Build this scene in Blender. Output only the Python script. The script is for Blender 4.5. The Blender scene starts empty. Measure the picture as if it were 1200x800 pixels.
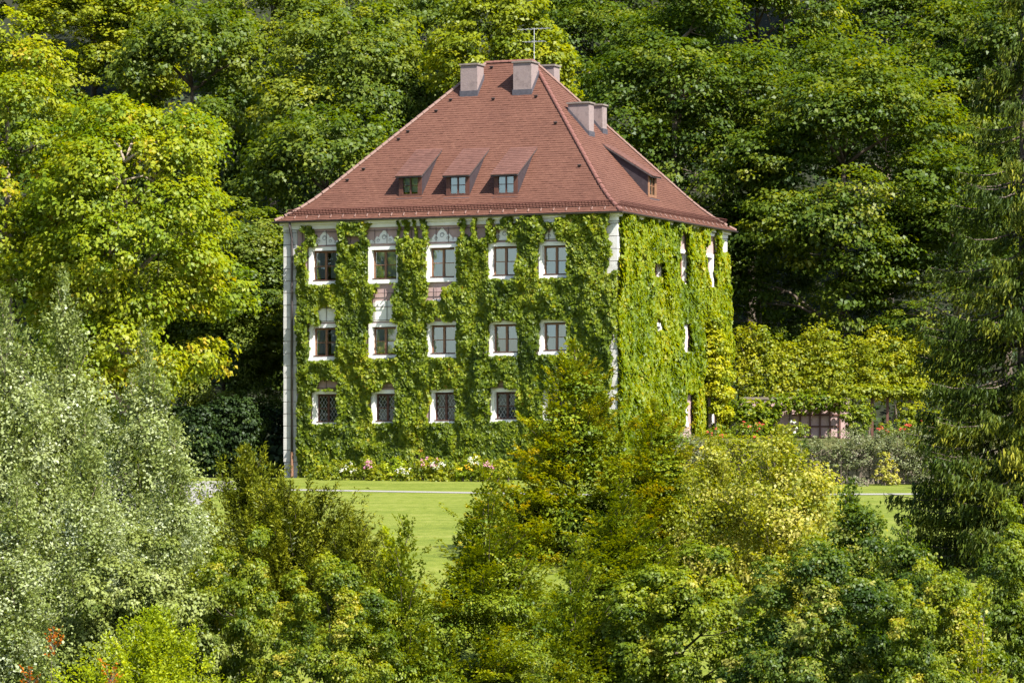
import bpy, math
import numpy as np

# ------------------------------------------------------------------ camera, sky, sun, exposure
SC = bpy.context.scene
COL = SC.collection
CAMZ = 0.278
FPX, HOR = 4211.0, 545.0           # focal length and horizon row, in pixels of a 1200 x 800 frame
cam_d = bpy.data.cameras.new('camera')
cam_d.sensor_width = 36.0
cam_d.lens = FPX / 1200.0 * 36.0
cam_d.shift_y = (HOR - 400.0) / 1200.0
cam_d.clip_start = 0.5
cam_d.clip_end = 3000.0
cam = bpy.data.objects.new('camera', cam_d)
cam.location = (0, 0, CAMZ)
cam.rotation_euler = (math.radians(90), 0, 0)
COL.objects.link(cam)
SC.camera = cam

SUN_AZ = math.radians(41)          # to the right of the line from the house towards the viewer
SUN_EL = math.radians(47)
sun_dir = np.array([math.sin(SUN_AZ) * math.cos(SUN_EL), -math.cos(SUN_AZ) * math.cos(SUN_EL), math.sin(SUN_EL)])
W_ = bpy.data.worlds.new('World')
SC.world = W_
W_.use_nodes = True
wn = W_.node_tree
wn.nodes.clear()
sky = wn.nodes.new('ShaderNodeTexSky')
sky.sky_type = 'NISHITA'
sky.sun_disc = False
sky.sun_elevation = SUN_EL
sky.sun_rotation = math.atan2(sun_dir[0], sun_dir[1])
bg = wn.nodes.new('ShaderNodeBackground')
bg.inputs['Strength'].default_value = 0.095
wo = wn.nodes.new('ShaderNodeOutputWorld')
wn.links.new(sky.outputs[0], bg.inputs[0])
wn.links.new(bg.outputs[0], wo.inputs[0])
sl = bpy.data.lights.new('sun', 'SUN')
sl.energy = 5.0
sl.angle = math.radians(0.53)
sl.color = (1.0, 0.94, 0.84)
so = bpy.data.objects.new('sun', sl)
so.rotation_euler = (math.radians(90) - SUN_EL, 0, SUN_AZ)
so.location = (40, -40, 60)
COL.objects.link(so)
SC.view_settings.view_transform = 'Standard'
SC.view_settings.look = 'None'
SC.view_settings.gamma = 1.0
SC.view_settings.use_curve_mapping = False
SC.view_settings.exposure = 1.5
SC.render.engine = 'CYCLES'
cy = SC.cycles
cy.max_bounces = 6
cy.diffuse_bounces = 3
cy.glossy_bounces = 2
cy.transmission_bounces = 4
cy.transparent_max_bounces = 8
cy.caustics_reflective = False
cy.caustics_refractive = False
SC.render.film_transparent = False

RNG = np.random.default_rng(11)

# ------------------------------------------------------------------ helpers
def px(x, y, d):
    """point seen at photo pixel (x, y), d metres in front of the viewer"""
    return np.array([(x - 600.0) / FPX * d, d, CAMZ + (HOR - y) / FPX * d])

def new_mat(name):
    m = bpy.data.materials.new(name)
    m.use_nodes = True
    nt = m.node_tree
    nt.nodes.clear()
    out = nt.nodes.new('ShaderNodeOutputMaterial')
    return m, nt, out

def ramp(nt, fac, stops):
    r = nt.nodes.new('ShaderNodeValToRGB')
    e = r.color_ramp.elements
    while len(e) < len(stops):
        e.new(0.5)
    for el, (p, c) in zip(e, stops):
        el.position = p
        el.color = (*c, 1)
    nt.links.new(fac, r.inputs[0])
    return r.outputs[0]

def surface(name, c1, c2, scale=3.0, rough=0.8, bump=0.0, bscale=20.0, detail=6, c3=None, stretch=(1, 1, 1), spec=0.3, attr=None, metallic=0.0):
    m, nt, out = new_mat(name)
    b = nt.nodes.new('ShaderNodeBsdfPrincipled')
    b.inputs['Roughness'].default_value = rough
    b.inputs['Metallic'].default_value = metallic
    b.inputs['Specular IOR Level'].default_value = spec
    tc = nt.nodes.new('ShaderNodeTexCoord')
    mp = nt.nodes.new('ShaderNodeMapping')
    mp.inputs['Scale'].default_value = stretch
    nt.links.new(tc.outputs['Object'], mp.inputs[0])
    n = nt.nodes.new('ShaderNodeTexNoise')
    n.inputs['Scale'].default_value = scale
    n.inputs['Detail'].default_value = detail
    n.inputs['Roughness'].default_value = 0.65
    nt.links.new(mp.outputs[0], n.inputs[0])
    fac = n.outputs[0]
    if attr:
        a = nt.nodes.new('ShaderNodeAttribute')
        a.attribute_name = attr
        mx = nt.nodes.new('ShaderNodeMath')
        mx.operation = 'MULTIPLY_ADD'
        mx.inputs[1].default_value = 0.42
        nt.links.new(a.outputs['Fac'], mx.inputs[0])
        h = nt.nodes.new('ShaderNodeMath')
        h.operation = 'MULTIPLY'
        h.inputs[1].default_value = 0.58
        nt.links.new(fac, h.inputs[0])
        nt.links.new(h.outputs[0], mx.inputs[2])
        fac = mx.outputs[0]
    stops = [(0.3, c1), (0.7, c2)] if c3 is None else [(0.25, c1), (0.5, c2), (0.78, c3)]
    nt.links.new(ramp(nt, fac, stops), b.inputs['Base Color'])
    if bump:
        n2 = nt.nodes.new('ShaderNodeTexNoise')
        n2.inputs['Scale'].default_value = bscale
        n2.inputs['Detail'].default_value = 4
        nt.links.new(mp.outputs[0], n2.inputs[0])
        bp = nt.nodes.new('ShaderNodeBump')
        bp.inputs['Strength'].default_value = bump
        bp.inputs['Distance'].default_value = 0.05
        nt.links.new(n2.outputs[0], bp.inputs['Height'])
        nt.links.new(bp.outputs[0], b.inputs['Normal'])
    nt.links.new(b.outputs[0], out.inputs[0])
    return m

GAIN = 1.47
def leaf_mat(name, stops, trans=0.46, gloss=0.015, rough=0.5):
    m, nt, out = new_mat(name)
    stops = [(p, (min(0.8, cc[0] * GAIN * 1.0), min(0.8, cc[1] * GAIN), min(0.8, cc[2] * GAIN * (0.65 if cc[2] < 0.03 else 0.9)))) for p, cc in stops]
    a = nt.nodes.new('ShaderNodeAttribute')
    a.attribute_name = 'tint'
    col = ramp(nt, a.outputs['Fac'], stops)
    d = nt.nodes.new('ShaderNodeBsdfDiffuse')
    t = nt.nodes.new('ShaderNodeBsdfTranslucent')
    g = nt.nodes.new('ShaderNodeBsdfGlossy')
    g.inputs['Roughness'].default_value = rough
    g.inputs['Color'].default_value = (0.9, 0.95, 1.0, 1)
    hs = nt.nodes.new('ShaderNodeHueSaturation')
    hs.inputs['Hue'].default_value = 0.485
    hs.inputs['Saturation'].default_value = 1.15
    hs.inputs['Value'].default_value = 1.5
    nt.links.new(col, d.inputs[0])
    nt.links.new(col, hs.inputs['Color'])
    nt.links.new(hs.outputs[0], t.inputs[0])
    mx = nt.nodes.new('ShaderNodeMixShader')
    mx.inputs[0].default_value = trans
    nt.links.new(d.outputs[0], mx.inputs[1])
    nt.links.new(t.outputs[0], mx.inputs[2])
    m2 = nt.nodes.new('ShaderNodeMixShader')
    m2.inputs[0].default_value = gloss
    nt.links.new(mx.outputs[0], m2.inputs[1])
    nt.links.new(g.outputs[0], m2.inputs[2])
    nt.links.new(m2.outputs[0], out.inputs[0])
    return m

class MB:
    def __init__(self):
        self.v, self.f, self.t = [], [], []
    def quad(self, a, b, c, d, t=0.5):
        n = len(self.v)
        self.v += [tuple(a), tuple(b), tuple(c), tuple(d)]
        self.f.append((n, n + 1, n + 2, n + 3)); self.t.append(t)
    def poly(self, pts, t=0.5):
        n = len(self.v)
        self.v += [tuple(p) for p in pts]
        self.f.append(tuple(range(n, n + len(pts)))); self.t.append(t)
    def hexa(self, p, t=0.5):
        """8 points: bottom ring then top ring"""
        n = len(self.v)
        self.v += [tuple(q) for q in p]
        for q in ((3, 2, 1, 0), (4, 5, 6, 7), (0, 1, 5, 4), (1, 2, 6, 5), (2, 3, 7, 6), (3, 0, 4, 7)):
            self.f.append(tuple(n + i for i in q)); self.t.append(t)
    def box(self, x0, x1, y0, y1, z0, z1, t=0.5):
        self.hexa([(x0, y0, z0), (x1, y0, z0), (x1, y1, z0), (x0, y1, z0), (x0, y0, z1), (x1, y0, z1), (x1, y1, z1), (x0, y1, z1)], t)
    def tube(self, pts, rad, n=7, cap=True):
        pts = [np.asarray(p, float) for p in pts]
        if not hasattr(rad, '__len__'):
            rad = [rad] * len(pts)
        rings = []
        for i, p in enumerate(pts):
            d = pts[min(i + 1, len(pts) - 1)] - pts[max(i - 1, 0)]
            d /= (np.linalg.norm(d) + 1e-9)
            a = np.cross(d, (0, 0, 1) if abs(d[2]) < 0.9 else (1, 0, 0))
            a /= np.linalg.norm(a)
            b = np.cross(d, a)
            base = len(self.v)
            for k in range(n):
                an = 2 * math.pi * k / n
                self.v.append(tuple(p + rad[i] * (math.cos(an) * a + math.sin(an) * b)))
            rings.append(base)
        for i in range(len(rings) - 1):
            for k in range(n):
                self.f.append((rings[i] + k, rings[i] + (k + 1) % n, rings[i + 1] + (k + 1) % n, rings[i + 1] + k)); self.t.append(0.5)
        if cap:
            self.f.append(tuple(rings[-1] + k for k in range(n))); self.t.append(0.5)
            self.f.append(tuple(rings[0] + n - 1 - k for k in range(n))); self.t.append(0.5)
    def mesh(self, name, mat, tint=False, smooth=False):
        me = bpy.data.meshes.new(name)
        me.from_pydata(self.v, [], self.f)
        if mat:
            me.materials.append(mat)
        if tint:
            at = me.attributes.new('tint', 'FLOAT', 'FACE')
            at.data.foreach_set('value', np.array(self.t, np.float32))
        if smooth:
            me.shade_smooth()
        me.update()
        return me
    def build(self, name, mat, parent=None, **k):
        return link(name, self.mesh(name, mat, **k), parent)

def link(name, data, parent=None):
    o = bpy.data.objects.new(name, data)
    COL.objects.link(o)
    if parent is not None:
        o.parent = parent
    return o

def thing(name, label, cat, loc=(0, 0, 0), rz=0.0, group=None):
    o = link(name, None)
    o.empty_display_size = 0.3
    o.location = tuple(float(c) for c in loc)
    o.rotation_euler = (0, 0, rz)
    o['label'] = label
    o['category'] = cat
    if group:
        o['group'] = group
    return o

def quads_mesh(name, V, tint, mat):
    """V: (N,4,3) leaf corners"""
    n = len(V)
    me = bpy.data.meshes.new(name)
    me.vertices.add(4 * n)
    me.vertices.foreach_set('co', V.astype(np.float32).ravel())
    me.loops.add(4 * n)
    me.loops.foreach_set('vertex_index', np.arange(4 * n, dtype=np.int32))
    me.polygons.add(n)
    me.polygons.foreach_set('loop_start', np.arange(0, 4 * n, 4, dtype=np.int32))
    me.polygons.foreach_set('loop_total', np.full(n, 4, np.int32))
    at = me.attributes.new('tint', 'FLOAT', 'FACE')
    at.data.foreach_set('value', np.clip(tint, 0, 1).astype(np.float32))
    me.materials.append(mat)
    me.update(calc_edges=True)
    return me

def unit(a):
    return a / (np.linalg.norm(a, axis=-1, keepdims=True) + 1e-9)

def leaf_quads(P, N, size, axis=None, aspect=0.7, fold=0.18, rng=RNG, an=0.45):
    """diamond leaves, folded along the midrib; axis is the wished tip direction"""
    n = len(P)
    N = unit(N)
    A = rng.normal(size=(n, 3)) if axis is None else axis + rng.normal(size=(n, 3)) * an
    A = A - (A * N).sum(1, keepdims=True) * N
    A = unit(A)
    B = np.cross(N, A)
    s = np.asarray(size).reshape(-1, 1) * np.ones((n, 1))
    V = np.empty((n, 4, 3))
    V[:, 0] = P - A * s * 0.5
    V[:, 2] = P + A * s * 0.5 - N * s * 0.1
    V[:, 1] = P + B * s * aspect * 0.5 + N * s * fold - A * s * 0.06
    V[:, 3] = P - B * s * aspect * 0.5 + N * s * fold - A * s * 0.06
    return V

def vnoise(x, y, seed=0):
    """smooth value noise 0..1 on arrays"""
    xi, yi = np.floor(x).astype(np.int64), np.floor(y).astype(np.int64)
    fx, fy = x - xi, y - yi
    fx, fy = fx * fx * (3 - 2 * fx), fy * fy * (3 - 2 * fy)
    def h(a, b):
        k = (a * 374761393 + b * 668265263 + seed * 974634777) & 0x7fffffff
        k = ((k ^ (k >> 13)) * 1274126177) & 0x7fffffff
        return ((k ^ (k >> 16)) & 0xffff) / 65535.0
    return (h(xi, yi) * (1 - fx) + h(xi + 1, yi) * fx) * (1 - fy) + (h(xi, yi + 1) * (1 - fx) + h(xi + 1, yi + 1) * fx) * fy

# ------------------------------------------------------------------ materials
M = {}
M['pink'] = surface('pink_plaster', (0.25, 0.165, 0.16), (0.37, 0.26, 0.25), 1.3, 0.9, 0.2, 30, c3=(0.31, 0.21, 0.205))
M['white'] = surface('white_plaster', (0.60, 0.59, 0.57), (0.74, 0.735, 0.72), 2.0, 0.85, 0.15, 30)
M['quoin'] = surface('quoin_plaster', (0.38, 0.37, 0.36), (0.53, 0.525, 0.515), 2.5, 0.9, 0.2, 25)
M['tile'] = surface('clay_tiles', (0.074, 0.031, 0.021), (0.100, 0.043, 0.029), 0.35, 0.8, c3=(0.128, 0.059, 0.040), attr='tint', spec=0.25)
M['lid_tile'] = surface('dormer_tiles', (0.082, 0.037, 0.028), (0.112, 0.052, 0.040), 0.5, 0.75, c3=(0.145, 0.07, 0.055), attr='tint', spec=0.3)
M['roof_deck'] = surface('roof_deck', (0.07, 0.025, 0.02), (0.11, 0.038, 0.03), 4, 0.85)
M['ridge'] = surface('ridge_clay', (0.10, 0.036, 0.028), (0.16, 0.075, 0.06), 5, 0.8)
M['mortar'] = surface('pale_verge', (0.13, 0.07, 0.058), (0.20, 0.13, 0.11), 5, 0.9)
M['metal'] = surface('dark_sheet_metal', (0.035, 0.028, 0.028), (0.07, 0.058, 0.06), 6, 0.5, spec=0.5)
M['lead'] = surface('grey_flashing', (0.045, 0.042, 0.052), (0.08, 0.076, 0.09), 6, 0.5)
M['slate'] = surface('dormer_cheek', (0.026, 0.019, 0.023), (0.042, 0.032, 0.037), 4, 0.7)
M['wood'] = surface('brown_wood', (0.15, 0.075, 0.042), (0.23, 0.125, 0.075), 8, 0.55)
M['wood_dark'] = surface('dark_brown_wood', (0.06, 0.024, 0.017), (0.10, 0.042, 0.03), 8, 0.6)
M['chimney'] = surface('chimney_render', (0.12, 0.092, 0.09), (0.21, 0.165, 0.16), 2.5, 0.9, 0.2, 25, c3=(0.17, 0.13, 0.127))
M['cap'] = surface('chimney_cap', (0.12, 0.10, 0.09), (0.20, 0.17, 0.15), 5, 0.9)
M['curtain'] = surface('curtain', (0.52, 0.60, 0.68), (0.68, 0.75, 0.82), 1.4, 0.9, stretch=(3, 3, 0.6))
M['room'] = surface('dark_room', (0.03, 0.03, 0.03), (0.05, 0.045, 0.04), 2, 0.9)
M['leadbar'] = surface('lead_lattice', (0.26, 0.28, 0.28), (0.36, 0.38, 0.37), 5, 0.6)
M['rod'] = surface('trellis_rod', (0.05, 0.035, 0.04), (0.09, 0.06, 0.06), 5, 0.7)
M['bark'] = surface('bark', (0.06, 0.045, 0.035), (0.15, 0.12, 0.095), 3, 0.95, 0.6, 12, stretch=(1, 1, 0.3))
M['bark_pale'] = surface('pale_bark', (0.17, 0.13, 0.10), (0.34, 0.28, 0.22), 3, 0.9, 0.5, 12, stretch=(1, 1, 0.4))
M['gravel'] = surface('white_gravel', (0.19, 0.18, 0.17), (0.27, 0.26, 0.25), 14, 0.95, 0.4, 60)
M['stone'] = surface('pale_stone', (0.10, 0.085, 0.06), (0.20, 0.17, 0.13), 3, 0.95, 0.5, 10)
M['steel'] = surface('antenna_metal', (0.45, 0.46, 0.47), (0.6, 0.6, 0.6), 5, 0.4, metallic=0.6)

def glass(name, ior, tint):
    m, nt, out = new_mat(name)
    tr = nt.nodes.new('ShaderNodeBsdfTransparent'); tr.inputs[0].default_value = (*tint, 1)
    gl = nt.nodes.new('ShaderNodeBsdfGlossy'); gl.inputs['Roughness'].default_value = 0.03
    gl.inputs['Color'].default_value = (0.82, 0.92, 1.0, 1)
    lw = nt.nodes.new('ShaderNodeFresnel'); lw.inputs[0].default_value = ior
    mx = nt.nodes.new('ShaderNodeMixShader')
    nt.links.new(lw.outputs[0], mx.inputs[0]); nt.links.new(tr.outputs[0], mx.inputs[1]); nt.links.new(gl.outputs[0], mx.inputs[2])
    nt.links.new(mx.outputs[0], out.inputs[0])
    return m
M['glass'] = glass('window_glass', 2.9, (0.86, 0.92, 0.95))
M['old_glass'] = glass('leaded_window_glass', 1.7, (0.6, 0.68, 0.7))

def grass_mat():
    m, nt, out = new_mat('lawn_grass')
    b = nt.nodes.new('ShaderNodeBsdfPrincipled')
    b.inputs['Roughness'].default_value = 0.9
    b.inputs['Specular IOR Level'].default_value = 0.1
    tc = nt.nodes.new('ShaderNodeTexCoord')
    def noise(scale, stretch, det=5):
        mp = nt.nodes.new('ShaderNodeMapping'); mp.inputs['Scale'].default_value = stretch
        nt.links.new(tc.outputs['Object'], mp.inputs[0])
        n = nt.nodes.new('ShaderNodeTexNoise'); n.inputs['Scale'].default_value = scale; n.inputs['Detail'].default_value = det
        n.inputs['Roughness'].default_value = 0.7
        nt.links.new(mp.outputs[0], n.inputs[0])
        return n.outputs[0]
    a = noise(0.5, (0.25, 1.0, 1)); c = noise(5.0, (0.5, 0.35, 1), 8)
    mm = nt.nodes.new('ShaderNodeMath'); mm.operation = 'ADD'
    nt.links.new(a, mm.inputs[0]); nt.links.new(c, mm.inputs[1])
    hh = nt.nodes.new('ShaderNodeMath'); hh.operation = 'MULTIPLY'; hh.inputs[1].default_value = 0.5
    nt.links.new(mm.outputs[0], hh.inputs[0])
    nt.links.new(ramp(nt, hh.outputs[0], [(0.36, (0.075, 0.105, 0.014)), (0.5, (0.125, 0.155, 0.022)), (0.62, (0.175, 0.19, 0.042))]), b.inputs['Base Color'])
    n2 = noise(16, (1, 0.6, 1), 4)
    bp = nt.nodes.new('ShaderNodeBump'); bp.inputs['Strength'].default_value = 0.6; bp.inputs['Distance'].default_value = 0.06
    nt.links.new(n2, bp.inputs['Height']); nt.links.new(bp.outputs[0], b.inputs['Normal'])
    nt.links.new(b.outputs[0], out.inputs[0])
    return m
M['lawn'] = grass_mat()
M['earth'] = surface('woodland_floor', (0.005, 0.007, 0.0025), (0.012, 0.016, 0.005), 0.6, 0.95, 0.5, 3, c3=(0.017, 0.015, 0.007))
M['terrace'] = surface('planted_soil', (0.06, 0.07, 0.02), (0.13, 0.13, 0.05), 1.5, 0.95, 0.4, 8)

LEAF = {
 'creeper': leaf_mat('creeper_leaves', [(0.0, (0.022, 0.042, 0.003)), (0.4, (0.088, 0.124, 0.005)), (0.75, (0.158, 0.18, 0.007)), (0.95, (0.22, 0.195, 0.012)), (1.0, (0.29, 0.16, 0.02))]),
 'creeper_bright': leaf_mat('creeper_leaves_bright', [(0.0, (0.025, 0.05, 0.003)), (0.4, (0.085, 0.125, 0.005)), (0.8, (0.15, 0.175, 0.007)), (1.0, (0.23, 0.205, 0.012))]),
 'golden': leaf_mat('golden_leaves', [(0.0, (0.09, 0.125, 0.005)), (0.5, (0.19, 0.215, 0.008)), (1.0, (0.28, 0.27, 0.010))]),
 'maple': leaf_mat('maple_leaves', [(0.0, (0.03, 0.065, 0.005)), (0.35, (0.085, 0.13, 0.007)), (0.7, (0.15, 0.18, 0.009)), (0.95, (0.21, 0.21, 0.014)), (1.0, (0.26, 0.20, 0.02))]),
 'broad': leaf_mat('broad_leaves', [(0.0, (0.028, 0.055, 0.008)), (0.5, (0.070, 0.100, 0.016)), (0.85, (0.115, 0.138, 0.020)), (1.0, (0.155, 0.165, 0.024))]),
 'beech': leaf_mat('beech_leaves', [(0.0, (0.018, 0.038, 0.006)), (0.5, (0.048, 0.078, 0.009)), (0.85, (0.11, 0.13, 0.014)), (1.0, (0.17, 0.17, 0.022))]),
 'lime': leaf_mat('lime_leaves', [(0.0, (0.055, 0.085, 0.006)), (0.5, (0.135, 0.16, 0.009)), (1.0, (0.22, 0.215, 0.014))]),
 'silver': leaf_mat('silver_leaves', [(0.0, (0.07, 0.095, 0.02)), (0.40, (0.135, 0.165, 0.048)), (0.70, (0.19, 0.22, 0.10)), (0.88, (0.245, 0.275, 0.175)), (1.0, (0.32, 0.35, 0.27))], trans=0.38, gloss=0.02),
 'grey_green': leaf_mat('grey_green_poplar_leaves', [(0.0, (0.045, 0.065, 0.012)), (0.5, (0.115, 0.138, 0.032)), (0.9, (0.15, 0.175, 0.06)), (1.0, (0.20, 0.22, 0.11))], trans=0.25),
 'yew': leaf_mat('yew_needles', [(0.0, (0.028, 0.042, 0.003)), (0.5, (0.078, 0.092, 0.006)), (1.0, (0.14, 0.145, 0.010))], trans=0.2),
 'hornbeam': leaf_mat('hornbeam_leaves', [(0.0, (0.03, 0.055, 0.004)), (0.4, (0.075, 0.105, 0.007)), (0.75, (0.135, 0.162, 0.010)), (0.95, (0.195, 0.195, 0.016)), (1.0, (0.24, 0.195, 0.025))], trans=0.30),
 'tan': leaf_mat('yellowing_leaves', [(0.0, (0.06, 0.08, 0.006)), (0.4, (0.145, 0.165, 0.014)), (0.75, (0.235, 0.235, 0.04)), (1.0, (0.32, 0.295, 0.09))]),
 'green': leaf_mat('green_leaves', [(0.0, (0.035, 0.062, 0.006)), (0.5, (0.095, 0.13, 0.010)), (0.85, (0.16, 0.18, 0.015)), (1.0, (0.23, 0.215, 0.03))]),
 'dark': leaf_mat('dark_green_leaves', [(0.0, (0.02, 0.042, 0.008)), (0.5, (0.055, 0.088, 0.014)), (0.85, (0.12, 0.145, 0.028)), (1.0, (0.20, 0.20, 0.05))]),
 'gold_bush': leaf_mat('gold_green_leaves', [(0.0, (0.075, 0.12, 0.006)), (0.5, (0.165, 0.215, 0.010)), (1.0, (0.255, 0.285, 0.02))]),
 'spruce': leaf_mat('spruce_needles', [(0.0, (0.012, 0.024, 0.005)), (0.5, (0.035, 0.052, 0.008)), (0.85, (0.085, 0.095, 0.011)), (1.0, (0.15, 0.145, 0.018))], trans=0.15, gloss=0.01),
 'lavender': leaf_mat('grey_green_leaves', [(0.0, (0.05, 0.065, 0.025)), (0.6, (0.11, 0.125, 0.06)), (1.0, (0.16, 0.15, 0.13))], trans=0.3),
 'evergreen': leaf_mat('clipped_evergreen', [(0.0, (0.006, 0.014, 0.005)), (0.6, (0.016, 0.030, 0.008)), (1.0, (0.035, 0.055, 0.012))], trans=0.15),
 'grass': leaf_mat('grass_blades', [(0.0, (0.09, 0.112, 0.010)), (0.5, (0.115, 0.136, 0.014)), (1.0, (0.15, 0.16, 0.024))], trans=0.3, gloss=0.01),
 'pinkflower': leaf_mat('pink_petals', [(0.0, (0.34, 0.10, 0.20)), (1.0, (0.50, 0.25, 0.38))], trans=0.3, gloss=0.03),
 'whiteflower': leaf_mat('white_petals', [(0.0, (0.34, 0.36, 0.28)), (1.0, (0.48, 0.46, 0.48))], trans=0.3, gloss=0.03),
 'yellowflower': leaf_mat('yellow_petals', [(0.0, (0.55, 0.28, 0.01)), (1.0, (0.70, 0.48, 0.02))], trans=0.3, gloss=0.03),
 'redflower': leaf_mat('red_petals', [(0.0, (0.22, 0.015, 0.012)), (1.0, (0.34, 0.06, 0.03))], trans=0.3, gloss=0.03),
 'orangeleaf': leaf_mat('orange_leaves', [(0.0, (0.22, 0.09, 0.012)), (1.0, (0.42, 0.12, 0.015))], trans=0.3, gloss=0.03),
}

# ------------------------------------------------------------------ ground
PY = [-60, -5, 0, 12, 30, 60, 85, 104, 112, 150, 158, 166, 186, 196, 210, 235, 265, 330, 500, 900]
PZ = [2.0, -1.4, -1.7, -4.2, -8.5, -9.8, -7.4, -3.6, -2.5, -0.85, -0.5, -0.3, -0.2, 1.6, 8.0, 22.0, 40.0, 66.0, 80.0, 90.0]
def ground(x, y):
    x = np.asarray(x, float); y = np.asarray(y, float)
    z = (np.interp(y - 1.2, PY, PZ) + np.interp(y + 1.2, PY, PZ) + np.interp(y, PY, PZ)) / 3
    return z
def ground_hit(X, Y):
    ds = np.linspace(100, 185, 3400)
    p = px(X, Y, 1.0)
    zz = CAMZ + (HOR - Y) / FPX * ds
    g = ground(0, ds)
    i = int(np.argmax(zz < g))
    return np.array([(X - 600) / FPX * ds[i], ds[i], g[i]])

def sheet(name, mat, xs, ys, lift=0.0, mask=None):
    X, Y = np.meshgrid(xs, ys)
    Z = ground(X, Y) + lift
    me = bpy.data.meshes.new(name)
    nx, ny = len(xs), len(ys)
    v = np.stack([X, Y, Z], -1).reshape(-1, 3)
    f = [(j * nx + i, j * nx + i + 1, (j + 1) * nx + i + 1, (j + 1) * nx + i) for j in range(ny - 1) for i in range(nx - 1)]
    me.from_pydata(v.tolist(), [], f)
    me.materials.append(mat)
    me.shade_smooth()
    o = link(name, me)
    o['kind'] = 'structure'
    return o

ys_all = np.concatenate([np.linspace(-60, 100, 60), np.linspace(102, 200, 99), np.linspace(203, 330, 60), np.linspace(340, 900, 20)])
sheet('ground', M['earth'], np.concatenate([np.linspace(-500, -70, 10), np.linspace(-60, 60, 41), np.linspace(70, 500, 10)]), ys_all)
sheet('lawn', M['lawn'], np.linspace(-34, 24, 59), np.linspace(60, 165.5, 107), 0.02)
# gravel court to the left of the house and the pale path over the lawn
gv, gf = [], []
gy = np.linspace(135.5, 160.0, 40)
for i, y in enumerate(gy):
    right = -12.3 - 1.6 * math.exp(-((y - 134) / 3.0) ** 2) + 0.15 * math.sin(y * 1.3) + 0.1 * math.sin(y * 3.1)
    for x in np.linspace(-33, right, 6):
        gv.append((x, y, float(ground(x, y)) + 0.030))
gf = [(j * 6 + i, j * 6 + i + 1, (j + 1) * 6 + i + 1, (j + 1) * 6 + i) for j in range(len(gy) - 1) for i in range(5)]
me = bpy.data.meshes.new('gravel_court'); me.from_pydata(gv, [], gf); me.materials.append(M['gravel'])
o = link('gravel_court', me); o['kind'] = 'structure'
pA = ground_hit(345, 574.5); pB = ground_hit(560, 578.0)
slope = (pB[1] - pA[1]) / (pB[0] - pA[0])
v, f = [], []
xs = np.linspace(-13, 24, 60)
for i, x in enumerate(xs):
    yc = pA[1] + slope * (x - pA[0]) if x < 4 else pA[1] + slope * (4 - pA[0]) + (x - 4) * 0.06
    for s in (-0.55, 0.55):
        v.append((x, yc + s, float(ground(x, yc + s)) + 0.034))
f = [(2 * i, 2 * i + 2, 2 * i + 3, 2 * i + 1) for i in range(len(xs) - 1)]
me = bpy.data.meshes.new('path'); me.from_pydata(v, [], f); me.materials.append(M['gravel'])
o = link('path', me); o['kind'] = 'structure'

# ------------------------------------------------------------------ the house
YAW = 0.410
EW, ED = 17.3, 14.907                 # eaves rectangle
ZE, ZR = 11.318 + CAMZ, 19.085 + CAMZ
OH = 0.38                             # overhang
HX = np.array([math.cos(YAW), -math.sin(YAW), 0.0])
HY = np.array([math.sin(YAW), math.cos(YAW), 0.0])
NEAR = np.array([4.851, 160.0, 0.0])
HO = NEAR - EW * HX + OH * HX + OH * HY   # front left wall corner
WW, WD = EW - 2 * OH, ED - 2 * OH
ZW = ZE - 0.05                        # wall top
ZB = -0.8
def to_local(p):
    q = np.asarray(p, float) - HO
    return np.array([q @ HX, q @ HY, q[2]])
def hit_plane(X, Y, p0, n):
    """local coordinates of the point where the line of sight meets a plane given in house coordinates"""
    d = px(X, Y, 1.0) - np.array([0, 0, CAMZ])
    c = to_local((0, 0, CAMZ)); dl = np.array([d @ HX, d @ HY, d[2]])
    n = np.asarray(n, float)
    t = ((np.asarray(p0, float) - c) @ n) / (dl @ n)
    return c + t * dl
def front(X, Y, y=0.0):
    h = hit_plane(X, Y, (0, y, 0), (0, 1, 0)); return h[0], h[2]
def side(X, Y, x=None):
    h = hit_plane(X, Y, (WW if x is None else x, 0, 0), (1, 0, 0)); return h[1], h[2]

house = thing('manor_house', 'large square manor house with steep red tiled hip roof, creeper-clad walls', 'house', HO, -YAW)

# windows of the front: brown frame rectangles measured on the facade
rows_px = [
 [(368.7, 396, 295, 329), (438.3, 466, 294, 327), (506, 534, 291.5, 325), (579.3, 607, 290, 323), (638.3, 666.6, 289, 322)],
 [(369.4, 396.3, 385, 417.5), (438.8, 465.6, 384, 415.5), (506.4, 535, 382, 414.5), (580, 608, 381, 413), (638.7, 666.4, 379, 411)],
 [(373, 397.3, 462.5, 494.5), (442, 467.2, 462, 493.7), (510.8, 535.6, 460.5, 493), (582, 608, 460, 491), (643, 668, 459, 490)],
]
REVEAL = 0.20
WIN = []
for r, row in enumerate(rows_px):
    for (xa, xb, ya, yb) in row:
        x0, z1 = front(xa, ya, REVEAL - 0.04); x1, z0 = front(xb, yb, REVEAL - 0.04)
        WIN.append((r, x0, x1, z0, z1))
# windows of the right wall: three columns, three storeys, at the storey heights of the front
rowz = [(np.mean([w[3] for w in WIN if w[0] == r]), np.mean([w[4] for w in WIN if w[0] == r])) for r in range(3)]
SWIN = []
for yc_px in (768, 797.5, 829):
    yc, _ = side(yc_px, 310)
    for r in range(3):
        SWIN.append((r, yc - 0.55, yc + 0.55, *rowz[r]))

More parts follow.
